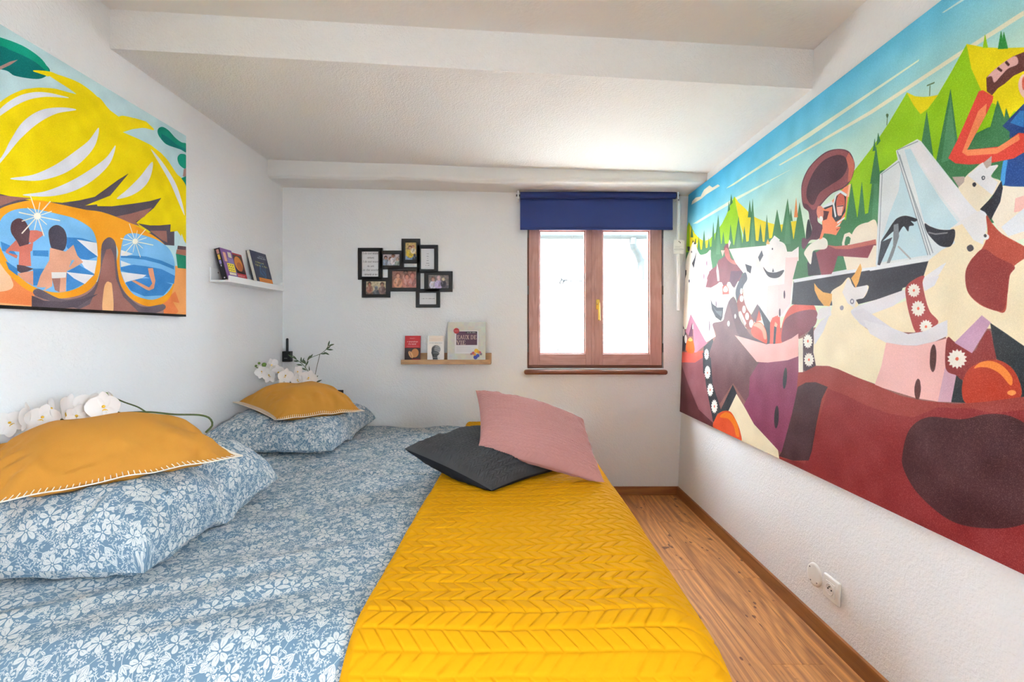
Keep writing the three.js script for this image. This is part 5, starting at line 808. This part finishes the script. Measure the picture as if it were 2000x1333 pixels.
// ---------- roller blind ----------
{
  const d = 3.425, X = (px) => (px - 998) * d / 930, Y = (py) => 1.2 - (py - 648) * d / 930, z = -d, navy = std('#35437f', 0.85, { bumpMap: scaled(linenBump, 10), bumpScale: 0.0003 }), navyDark = std('#2c3870', 0.85);
  const t = thing('roller_blind', 'navy blue roller blind drawn up above the window', 'blind');
  const roll = new THREE.CylinderGeometry(0.025, 0.025, X(1319) - X(1016), 28); roll.rotateZ(Math.PI / 2); mesh('roll', roll, navyDark, t, [(X(1016) + X(1319)) / 2, Y(382), z]);
  mesh('fabric', rbox(X(1016), X(1316), Y(444), Y(384), z - 0.0245, z - 0.022, 0.001), navy, t);
  mesh('bottom_bar', rbox(X(1016), X(1316), Y(448), Y(443), z - 0.029, z - 0.017, 0.004), navyDark, t);
  for (const x of [X(1012), X(1323)]) { const b = part('bracket', t, [x, Y(382), z]); mesh('arm', rbox(-0.006, 0.006, -0.03, 0.03, -0.07, 0.02, 0.003), white, b); mesh('pin', new THREE.CylinderGeometry(0.008, 0.008, 0.03, 12), iron, b, [0, 0, 0], [0, 0, Math.PI / 2]); }
  const p = thing('blind_rod', 'long white blind control rod hanging beside the painting', 'rod'), dx = (1325 - 998) * 3.44 / 930;
  mesh('rod', rbox(dx - 0.011, dx + 0.011, 1.2 - (608 - 648) * 3.44 / 930, 1.2 - (392 - 648) * 3.44 / 930, -3.446, -3.434, 0.005, 3), white, p);
  mesh('hook', tube([[dx, 2.14, -3.44], [dx, 2.17, -3.44], [dx - 0.006, 2.18, -3.43], [dx - 0.012, 2.176, -3.425]], 0.003, 16, 8), iron, p);
  const c = canvas(256, 270, (x) => { x.fillStyle = '#f2f0ec'; x.fillRect(0, 0, 256, 270); x.fillStyle = '#15151a'; x.beginPath(); x.ellipse(128, 28, 10, 15, -0.4, 0, 7); x.ellipse(156, 48, 8, 16, -0.2, 0, 7); x.fill(); x.fillStyle = '#9a9a98'; for (let i = 0; i < 5; i++) x.fillRect(40, 120 + i * 20, 150 - (i % 2) * 40, 4); x.fillStyle = '#55555a'; x.fillRect(20, 180, 216, 5); });
  const k = thing('tag_card', 'small white printed tag hung on the blind rod', 'tag'); mesh('card', rbox(dx - 0.04, dx + 0.042, 1.2 - (496 - 648) * 3.43 / 930, 1.2 - (469 - 648) * 3.43 / 930, -3.4325, -3.431, 0.0006), white, k);
  mesh('print', new THREE.PlaneGeometry(0.08, 0.097), std('#ffffff', 0.6, { map: canvasTex(c) }), k, [dx + 0.001, 1.2 - (482.5 - 648) * 3.43 / 930, -3.4305]);
}
// a line of lettering too small to read in the photograph: strokes the height of its letters
const blurLine = (x, px, py, w, h, color) => { x.strokeStyle = color; x.lineWidth = Math.max(2, h * 0.16); x.beginPath(); for (let a = px - w / 2, k = 1; a < px + w / 2; k++) { if (hash(k, Math.round(py), 3) > 0.16) { const t = hash(k, Math.round(px), 4) > 0.7 ? 1 : 0.72; x.moveTo(a, py); x.lineTo(a, py - h * t); if (k % 2) { x.moveTo(a, py - h * 0.4); x.lineTo(a + h * 0.36, py - h * 0.5); } if (k % 3 === 0) { x.moveTo(a, py); x.lineTo(a + h * 0.36, py); } } a += h * 0.5; } x.stroke(); };
// ---------- photo collage ----------
{
  const u = 3.478 / 930, X = (q) => (690 + q / 8.6 - 998) * u, Y = (q) => 1.2 - (455 + q / 8.6 - 648) * u, z0 = ZB + 0.001, z1 = ZB + 0.022;
  const t = thing('photo_collage', 'black multi-opening picture frame with family photos and text cards', 'picture frame');
  const card = (lines, size, col = '#4a4a4c', font = 'serif') => (x, w, h) => { x.fillStyle = '#e4e4e6'; x.fillRect(0, 0, w, h); x.fillStyle = col; x.textAlign = 'center'; lines.forEach(([s, fy, k = 1]) => { x.font = 'italic ' + Math.round(size * k * h) + 'px ' + font; s[0] === '~' ? blurLine(x, w / 2, h * fy, w * s.length * 0.07, size * k * h * 0.6, col) : x.fillText(s, w / 2, h * fy, w * 0.88); }); };
  const people = (sky, ground, list) => (x, w, h) => { x.filter = 'blur(3px)'; x.fillStyle = sky; x.fillRect(0, 0, w, h); x.fillStyle = ground; x.fillRect(0, h * 0.75, w, h); for (let i = 0; i < 60; i++) { x.fillStyle = ['#ffffff22', '#00000018', '#c8a08022'][i % 3]; x.fillRect(rnd() * w, rnd() * h * 0.7, rr(4, 40), rr(4, 30)); } for (const [px, py, r, skin, hair, cloth] of list) { x.fillStyle = cloth; x.beginPath(); x.ellipse(px * w, (py + r * 3.1) * h, r * 2.0 * h, r * 2.3 * h, 0, 0, 7); x.fill(); x.fillStyle = hair; x.beginPath(); x.ellipse(px * w, (py - r * 0.2) * h, r * 1.05 * h, r * 1.15 * h, 0, 0, 7); x.fill(); x.fillStyle = skin; x.beginPath(); x.ellipse(px * w, (py + r * 0.15) * h, r * 0.78 * h, r * 0.95 * h, 0, 0, 7); x.fill(); x.fillStyle = '#00000030'; x.beginPath(); x.ellipse((px + r * 0.5) * w, (py + r * 2.6) * h, r * 0.7 * h, r * 1.8 * h, 0.4, 0, 7); x.fill(); x.fillStyle = '#ffffff38'; x.beginPath(); x.ellipse((px - r * 0.5) * w, (py + r * 2.2) * h, r * 0.5 * h, r * 1.3 * h, -0.3, 0, 7); x.fill(); } for (let i = 0; i < 120; i++) { x.fillStyle = ['#ffffff26', '#00000026', '#d8a08026', '#40302826'][i % 4]; x.beginPath(); x.ellipse(rnd() * w, rnd() * h, rr(2, 16), rr(2, 16), rnd() * 3, 0, 7); x.fill(); } x.filter = 'none'; };
  const F = [
    [78, 255, 482, 782, 132, 308, 422, 738, card([['I do not want', 0.12], ['~~~~~~', 0.28], ['I do not want', 0.44], ['~~~~~~', 0.6], ['in the world', 0.76], ['~~~~~~~~~~~', 0.92]], 0.105)],
    [440, 300, 840, 604, 485, 350, 775, 550, people('#c4b2b4', '#8fa0b4', [[0.18, 0.34, 0.13, '#c49a86', '#3a2c2c', '#a9b4c8'], [0.45, 0.42, 0.12, '#b88870', '#54382c', '#c8ccd6'], [0.6, 0.18, 0.13, '#b07a62', '#5c3428', '#e4e0e4'], [0.85, 0.45, 0.12, '#c8a692', '#8a7868', '#94a89c']])],
    [812, 100, 1118, 508, 865, 155, 1060, 455, people('#d9b86a', '#8fa6c8', [[0.42, 0.32, 0.1, '#d0a284', '#6a3a20', '#e8c83c'], [0.66, 0.26, 0.07, '#d8b090', '#c8584a', '#f2e6cc'], [0.8, 0.72, 0.06, '#3a3440', '#2a2830', '#2f3644']])],
    [1072, 205, 1415, 672, 1128, 258, 1360, 615, card([['~~', 0.26], ['~~', 0.38], ['~', 0.48], ['~~', 0.58], ['~~~', 0.7], ['~~~~', 0.8]], 0.052)],
    [145, 756, 610, 1083, 203, 810, 548, 1040, people('#cfbf9a', '#6a5a50', [[0.18, 0.22, 0.12, '#b4765c', '#2a1c18', '#a8705c'], [0.5, 0.5, 0.12, '#6a6c74', '#8a8c94', '#54565e'], [0.78, 0.26, 0.13, '#a87862', '#3a2c28', '#8a6a64']])],
    [582, 578, 1118, 980, 640, 632, 1060, 925, people('#9a6a5c', '#a87060', [[0.25, 0.3, 0.13, '#d8a086', '#7a4434', '#e0a080'], [0.55, 0.14, 0.12, '#7a5a50', '#3a302e', '#b87864'], [0.6, 0.36, 0.13, '#d4907c', '#6a3c34', '#cc8474'], [0.82, 0.3, 0.14, '#c88070', '#8a4e46', '#c47a70']])],
    [1192, 648, 1660, 988, 1252, 702, 1605, 935, people('#7a7270', '#5c5a62', [[0.24, 0.34, 0.13, '#c49a88', '#8a5c50', '#d8d4e0'], [0.5, 0.26, 0.14, '#e0c4c4', '#c8a8b4', '#c4b0d8'], [0.72, 0.34, 0.1, '#e0d0b4', '#cfc09c', '#3c3a48']])],
    [1050, 945, 1450, 1253, 1105, 1005, 1395, 1205, card([['~~~~~~~~~~~', 0.52]], 0.12)],
  ];
  for (const [a, b, c, d, e, f, g, h, draw] of F) {
    const s = new THREE.Shape([[X(a), Y(d)], [X(c), Y(d)], [X(c), Y(b)], [X(a), Y(b)]].map((p) => new THREE.Vector2(...p)));
    s.holes.push(new THREE.Path([[X(e), Y(h)], [X(e), Y(f)], [X(g), Y(f)], [X(g), Y(h)]].map((p) => new THREE.Vector2(...p))));
    const geo = new THREE.ExtrudeGeometry(s, { depth: 0.016, bevelEnabled: true, bevelSize: 0.0015, bevelThickness: 0.0015, bevelSegments: 2 }); geo.translate(0, 0, z0 + 0.002);
    const fr = mesh('frame', geo, black, t), W = X(g) - X(e), H = Y(f) - Y(h);
    mesh('print', new THREE.PlaneGeometry(W + 0.004, H + 0.004), std('#ffffff', 0.5, { map: canvasTex(canvas(Math.round(W * 2000), Math.round(H * 2000), draw)) }), fr, [(X(e) + X(g)) / 2, (Y(f) + Y(h)) / 2, z0 + 0.005]);
    mesh('backing', new THREE.BoxGeometry(W + 0.02, H + 0.02, 0.003), black, fr, [(X(e) + X(g)) / 2, (Y(f) + Y(h)) / 2, z0 + 0.0025]);
  }
}
// ---------- books ----------
function book(label, w, h, t, front, cover, pos, rot, spine, flip, group) {   // spine at x = 0 (or at x = w when flipped), front towards +z
  const g = thing('book', label, 'book', pos, rot, group), m = std(cover, 0.45), cv = (c) => std('#ffffff', 0.45, { map: canvasTex(c) }), sx = flip ? w : 0;
  const fm = cv(canvas(Math.round(w * 2400), Math.round(h * 2400), front));
  mesh('front_cover', new THREE.BoxGeometry(w, h, 0.0016), [m, m, m, m, fm, m], g, [w / 2, h / 2, t - 0.0008]);
  mesh('back_cover', new THREE.BoxGeometry(w, h, 0.0016), m, g, [w / 2, h / 2, 0.0008]);
  const sm = spine ? cv(canvas(Math.round(t * 2400), Math.round(h * 2400), spine)) : m;
  mesh('spine', new THREE.BoxGeometry(0.0016, h, t - 0.0032), flip ? [sm, m, m, m, m, m] : [m, sm, m, m, m, m], g, [sx + (flip ? -0.0008 : 0.0008), h / 2, t / 2]);
  const px0 = flip ? 0.003 : 0.0016, px1 = flip ? w - 0.0016 : w - 0.003; mesh('pages', box(px0, px1, 0.002, h - 0.002, 0.0016, t - 0.0016), paper, g);
  return g;
}
const text = (x, s, px, py, size, color, font = 'sans-serif', weight = 'bold', align = 'center', maxw) => { x.fillStyle = color; x.textAlign = align; x.font = weight + ' ' + size + 'px ' + font; x.fillText(s, px, py, maxw); };
{ // oak picture ledge on the window wall
  const t = thing('picture_ledge', 'narrow oak picture ledge below the photo collage', 'shelf'), x0 = -0.784, x1 = -0.143, uvx = (g) => { const p = g.attributes.position, uv = g.attributes.uv; for (let i = 0; i < p.count; i++) uv.setXY(i, p.getY(i) * 4 + p.getZ(i) * 4, p.getX(i) * 1.2); return g; };
  mesh('back_board', uvx(rbox(x0 + 0.004, x1, 0.972, 1.043, ZB, ZB + 0.012, 0.002)), oakMat, t);
  mesh('shelf_board', uvx(rbox(x0, x1, 0.966, 0.978, ZB + 0.012, ZB + 0.1, 0.002)), oakMat, t);
  mesh('front_lip', uvx(rbox(x0, x1, 0.966, 0.999, ZB + 0.1, ZB + 0.112, 0.002)), oakMat, t);
  const lean = [-0.11, 0, 0], zb = ZB + 0.052;
  book('red paperback on the oak ledge, left of the white one', 0.112, 0.19, 0.016, (x, w, h) => { x.fillStyle = '#c2131c'; x.fillRect(0, 0, w, h); blurLine(x, w / 2, h * 0.11, w * 0.35, h * 0.035, '#f0c8c0'); blurLine(x, w * 0.52, h * 0.25, w * 0.72, h * 0.06, '#f6ded8'); blurLine(x, w * 0.52, h * 0.34, w * 0.55, h * 0.06, '#f6ded8'); x.fillStyle = '#f0c8c0'; x.fillRect(w * 0.1, h * 0.4, w * 0.8, 3); x.fillStyle = '#2a1210'; x.fillRect(0, h * 0.46, w, h); x.fillStyle = '#c8854a'; x.beginPath(); x.ellipse(w * 0.66, h * 0.66, w * 0.24, h * 0.17, 0.2, 0, 7); x.fill(); x.fillStyle = '#e0a870'; x.beginPath(); x.ellipse(w * 0.4, h * 0.72, w * 0.12, h * 0.15, -0.5, 0, 7); x.fill(); x.fillStyle = '#8e1a1c'; x.beginPath(); x.ellipse(w * 0.75, h * 0.96, w * 0.4, h * 0.09, 0, 0, 7); x.fill(); x.strokeStyle = '#7a2418'; x.lineWidth = 6; x.beginPath(); x.moveTo(w * 0.3, h * 0.6); x.lineTo(w * 0.55, h * 0.95); x.stroke(); }, '#7e0d12', [-0.768, 0.9785, zb], lean);
  book('white paperback with a black ink head on the oak ledge', 0.12, 0.19, 0.018, (x, w, h) => { x.fillStyle = '#efeae4'; x.fillRect(0, 0, w, h); x.fillStyle = '#ead8c8'; x.fillRect(w * 0.08, 0, w * 0.84, h * 0.22); blurLine(x, w / 2, h * 0.14, w * 0.6, h * 0.05, '#d8bfae'); blurLine(x, w / 2, h * 0.29, w * 0.8, h * 0.022, '#6a625c'); x.fillStyle = '#8d9093'; x.beginPath(); x.ellipse(w * 0.52, h * 0.52, w * 0.27, h * 0.16, 0, 0, 7); x.fill(); x.fillStyle = '#1c1d20'; x.beginPath(); x.moveTo(w * 0.26, h * 0.56); x.quadraticCurveTo(w * 0.26, h * 0.38, w * 0.52, h * 0.37); x.quadraticCurveTo(w * 0.4, h * 0.46, w * 0.42, h * 0.56); x.lineTo(w * 0.6, h * 0.6); x.lineTo(w * 0.74, h * 0.68); x.lineTo(w * 0.6, h * 0.78); x.lineTo(w * 0.66, h); x.lineTo(w * 0.36, h); x.quadraticCurveTo(w * 0.34, h * 0.8, w * 0.24, h * 0.66); x.closePath(); x.fill(); for (let i = 0; i < 14; i++) { x.strokeStyle = i % 2 ? '#1c1d20' : '#efeae4'; x.lineWidth = 3; x.beginPath(); x.moveTo(w * (0.34 + 0.02 * (i % 5)), h * (0.42 + i * 0.04)); x.quadraticCurveTo(w * 0.55, h * (0.4 + i * 0.042), w * (0.7 + 0.03 * (i % 3)), h * (0.46 + i * 0.035)); x.stroke(); } }, '#e4dfd8', [-0.604, 0.9785, zb], lean);
  book('large square cookbook EAUX DE VIE with pastel cover on the oak ledge', 0.274, 0.29, 0.014, (x, w, h) => {
    x.fillStyle = '#d3d6c0'; x.fillRect(0, 0, w, h); seed = 5; for (let i = 0; i < 260; i++) { x.fillStyle = ['#c9d4b822', '#d8b8a822', '#b8bcd022', '#d8d0b022', '#c8b0b822'][i % 5]; x.beginPath(); x.ellipse(rnd() * w, rnd() * h, rr(20, 90), rr(20, 70), rnd() * 3, 0, 7); x.fill(); }
    x.fillStyle = '#e6e2e0'; x.fillRect(w * 0.19, h * 0.22, w * 0.62, h * 0.57); x.fillStyle = '#4a1838'; x.fillRect(w * 0.23, h * 0.235, w * 0.55, h * 0.34); x.fillStyle = '#20141c'; x.fillRect(w * 0.48, h * 0.235, w * 0.3, h * 0.05); blurLine(x, w * 0.63, h * 0.275, w * 0.25, h * 0.03, '#efe8e0');
    text(x, 'EAUX DE', w * 0.505, h * 0.43, h * 0.14, '#e8d0b8', 'serif', 'normal', 'center', w * 0.52); text(x, 'VIE', w * 0.235, h * 0.565, h * 0.14, '#e8d0b8', 'serif', 'normal', 'left', w * 0.24);
    x.fillStyle = '#b4b0b4'; for (let i = 0; i < 5; i++) x.fillRect(w * 0.24, h * (0.61 + i * 0.03), w * (0.5 - (i % 2) * 0.12), 3);
    x.fillStyle = '#b8141c'; x.beginPath(); x.arc(w * 0.23, h * 0.22, w * 0.075, 0, 7); x.fill(); blurLine(x, w * 0.23, h * 0.23, w * 0.1, h * 0.018, '#f0d0c8');
    for (const [a, b, r, c] of [[0.76, 0.72, 0.055, '#e8b41c'], [0.82, 0.75, 0.04, '#e09a1c'], [0.68, 0.78, 0.04, '#c4484c'], [0.63, 0.8, 0.03, '#8c5a6a'], [0.74, 0.88, 0.055, '#2c3c9c'], [0.8, 0.84, 0.045, '#3a4cb0'], [0.88, 0.8, 0.035, '#7a6a70'], [0.72, 0.81, 0.035, '#d88a2c'], [0.86, 0.76, 0.03, '#c05a6c']]) { x.fillStyle = c; x.beginPath(); x.arc(a * w, b * h, r * w, 0, 7); x.fill(); }
  }, '#c4c4b4', [-0.459, 0.9785, zb - 0.004], [-0.07, 0, 0]);
}
{ // white picture ledge on the head wall
  const t = thing('picture_ledge', 'white picture ledge on the head wall beside the corner', 'shelf'), z0 = -3.27, z1 = -2.645, x0 = XL;
  mesh('back_board', rbox(x0, x0 + 0.011, 1.476, 1.559, z0, z1, 0.002), white, t);
  mesh('shelf_board', rbox(x0 + 0.011, x0 + 0.107, 1.476, 1.488, z0, z1, 0.002), white, t);
  mesh('front_lip', rbox(x0 + 0.107, x0 + 0.118, 1.476, 1.512, z0, z1, 0.002), white, t);
  mesh('screw', new THREE.CylinderGeometry(0.004, 0.004, 0.002, 12), iron, t, [x0 + 0.0115, 1.535, -2.71], [0, 0, Math.PI / 2]);
  const R = (lean) => [0, Math.PI / 2, 0], at = (z, out) => [x0 + out, 1.4885, z];
  const put = (b, lean) => { b.rotation.set(0, Math.PI / 2, 0); b.rotateX(-lean); return b; };
  put(book('purple and yellow paperback with dark spine on the white ledge', 0.112, 0.182, 0.032, (x, w, h) => { x.fillStyle = '#7b4f8e'; x.fillRect(0, 0, w, h); x.fillStyle = '#e0a888'; x.fillRect(w * 0.16, h * 0.12, w * 0.24, h * 0.3); x.fillStyle = '#d8d0b4'; x.fillRect(w * 0.58, h * 0.08, w * 0.3, h * 0.18); x.fillStyle = '#8a7ab4'; x.fillRect(w * 0.45, h * 0.28, w * 0.5, h * 0.2); x.fillStyle = '#f2d92a'; x.fillRect(w * 0.3, h * 0.46, w * 0.62, h * 0.28); x.fillStyle = '#4a6a2c'; for (let i = 0; i < 9; i++) x.fillRect(w * (0.36 + (i % 3) * 0.18), h * (0.5 + Math.floor(i / 3) * 0.08), w * 0.08, h * 0.035); x.fillStyle = '#e4d8c4'; x.fillRect(w * 0.3, h * 0.76, w * 0.6, h * 0.08); x.fillStyle = '#5a6aa8'; x.fillRect(w * 0.2, h * 0.87, w * 0.7, h * 0.06); }, '#3a2236', at(-2.672, 0.058), R(), (x, w, h) => { x.fillStyle = '#1b1418'; x.fillRect(0, 0, w, h); x.fillStyle = '#c48a7a'; x.fillRect(w * 0.25, h * 0.04, w * 0.5, h * 0.14); x.fillStyle = '#e0b83a'; x.fillRect(w * 0.28, h * 0.2, w * 0.44, h * 0.16); x.fillStyle = '#9a8fc4'; x.fillRect(w * 0.3, h * 0.38, w * 0.4, h * 0.12); x.fillStyle = '#d8d4d8'; x.fillRect(w * 0.4, h * 0.52, w * 0.16, h * 0.06); x.beginPath(); x.arc(w * 0.5, h * 0.94, w * 0.14, 0, 7); x.fill(); }), 0.26);
  put(book('red paperback with orange portrait on the white ledge', 0.114, 0.178, 0.022, (x, w, h) => { x.fillStyle = '#a01f28'; x.fillRect(0, 0, w, h); x.fillStyle = '#3c2218'; x.fillRect(w * 0.06, h * 0.06, w * 0.88, h * 0.64); x.fillStyle = '#d9862f'; x.beginPath(); x.ellipse(w * 0.5, h * 0.36, w * 0.36, h * 0.26, 0, 0, 7); x.fill(); x.fillStyle = '#b8602a'; x.beginPath(); x.ellipse(w * 0.55, h * 0.46, w * 0.24, h * 0.16, 0, 0, 7); x.fill(); x.fillStyle = '#c8323a'; x.fillRect(0, h * 0.7, w, h * 0.3); blurLine(x, w / 2, h * 0.8, w * 0.7, h * 0.05, '#f0c8c0'); blurLine(x, w / 2, h * 0.89, w * 0.75, h * 0.05, '#f0c8c0'); }, '#8a1c26', at(-2.79, 0.056), R(), (x, w, h) => { x.fillStyle = '#b0262e'; x.fillRect(0, 0, w, h); x.fillStyle = '#e8d8cc'; x.fillRect(w * 0.4, h * 0.1, w * 0.2, h * 0.5); }), 0.25);
  put(book('large dark blue book with orange band on the white ledge', 0.2, 0.232, 0.022, (x, w, h) => { x.fillStyle = '#141a3c'; x.fillRect(0, 0, w, h); blurLine(x, w * 0.68, h * 0.13, w * 0.4, h * 0.03, '#d8d8e4'); blurLine(x, w * 0.64, h * 0.19, w * 0.5, h * 0.045, '#e8e8f0'); blurLine(x, w * 0.46, h * 0.34, w * 0.5, h * 0.055, '#e8dc7a'); blurLine(x, w * 0.52, h * 0.43, w * 0.74, h * 0.06, '#e8dc7a'); for (let i = 0; i < 6; i++) { x.strokeStyle = ['#1f5a9c', '#2a78b8', '#3f9ac8'][i % 3]; x.lineWidth = 4; x.beginPath(); x.ellipse(w * 0.5, h * 0.61, w * (0.06 + i * 0.06), h * (0.03 + i * 0.022), i * 0.4, 0, 7); x.stroke(); } x.fillStyle = '#f08a12'; x.fillRect(w * 0.16, h * 0.76, w * 0.84, h * 0.22); x.fillStyle = '#7a4a10'; for (let i = 0; i < 4; i++) x.fillRect(w * 0.26, h * (0.81 + i * 0.035), w * 0.6, 3); }, '#10132a', at(-3.01, 0.06), R(), null, true), 0.25);
}
// ---------- fittings ----------
{
  const l = thing('wall_lamp', 'small black wall lamp with slim upright stem in the corner', 'lamp', [...pix(559, 697, 3.46).slice(0, 2), ZB]);
  mesh('mount', rbox(-0.03, 0.03, -0.038, 0.038, 0.001, 0.04, 0.003), black, l); mesh('stem', new THREE.CapsuleGeometry(0.0085, 0.095, 6, 14), black, l, [0.001, 0.078, 0.026]); mesh('logo', new THREE.PlaneGeometry(0.024, 0.003), std('#9a9a98', 0.5), l, [-0.004, -0.012, 0.0405]);
  const s = thing('wall_socket', 'black wall socket half hidden behind the far mustard cushion', 'socket', [-1.272, 0.729, ZB]); mesh('plate', rbox(-0.042, 0.042, -0.042, 0.042, 0.001, 0.012, 0.003), black, s); mesh('inset', new THREE.CylinderGeometry(0.022, 0.022, 0.002, 24), std('#1c1c1e', 0.4), s, [0, 0, 0.0125], [Math.PI / 2, 0, 0]);
  const lean = Math.atan(0.04);
  const onRight = (g, y, z) => { g.position.set(xr(y), y, z); g.rotation.set(0, -Math.PI / 2, 0); g.rotateX(-lean); };
  const c = thing('junction_cover', 'round white blank cover plate beside the wall socket', 'cover plate'); onRight(c, 0.213, -1.932);
  mesh('disc', new THREE.LatheGeometry([[0, 0.008], [0.036, 0.0075], [0.044, 0.005], [0.046, 0]].map((p) => new THREE.Vector2(...p)), 40), plastic, c, [0, 0, 0], [Math.PI / 2, 0, 0]);
  for (const a of [2.4, 5.5, 4.2]) mesh('screw', new THREE.CylinderGeometry(0.003, 0.003, 0.0015, 10), iron, c, [0.033 * Math.cos(a), 0.033 * Math.sin(a), 0.008], [Math.PI / 2, 0, 0]);
  const k = thing('wall_socket', 'square white wall socket low on the right wall', 'socket'); onRight(k, 0.212, -1.822);
  mesh('plate', rbox(-0.045, 0.045, -0.045, 0.045, 0, 0.012, 0.006, 4), plastic, k);
  mesh('insert', rbox(-0.026, 0.026, -0.026, 0.026, 0.011, 0.0145, 0.003, 3), plastic, k);
  mesh('well', new THREE.LatheGeometry([[0.022, 0.0035], [0.02, 0.0035], [0.0195, -0.006], [0, -0.007]].map((p) => new THREE.Vector2(...p)), 36), std('#d8d4c8', 0.4, { side: THREE.DoubleSide }), k, [0, 0, 0.0125], [Math.PI / 2, 0, 0]);
  mesh('contact_ring', new THREE.TorusGeometry(0.0205, 0.0022, 8, 36), plastic, k, [0, 0, 0.0155]);
  for (const x of [-0.0095, 0.0095]) mesh('contact_hole', new THREE.CylinderGeometry(0.0028, 0.0028, 0.002, 12), black, k, [x, 0, 0.0155], [Math.PI / 2, 0, 0]);
  mesh('earth_pin', new THREE.CylinderGeometry(0.0024, 0.0024, 0.012, 12), iron, k, [0, 0.01, 0.014], [Math.PI / 2, 0, 0]);
}


renderer.render(scene, camera);
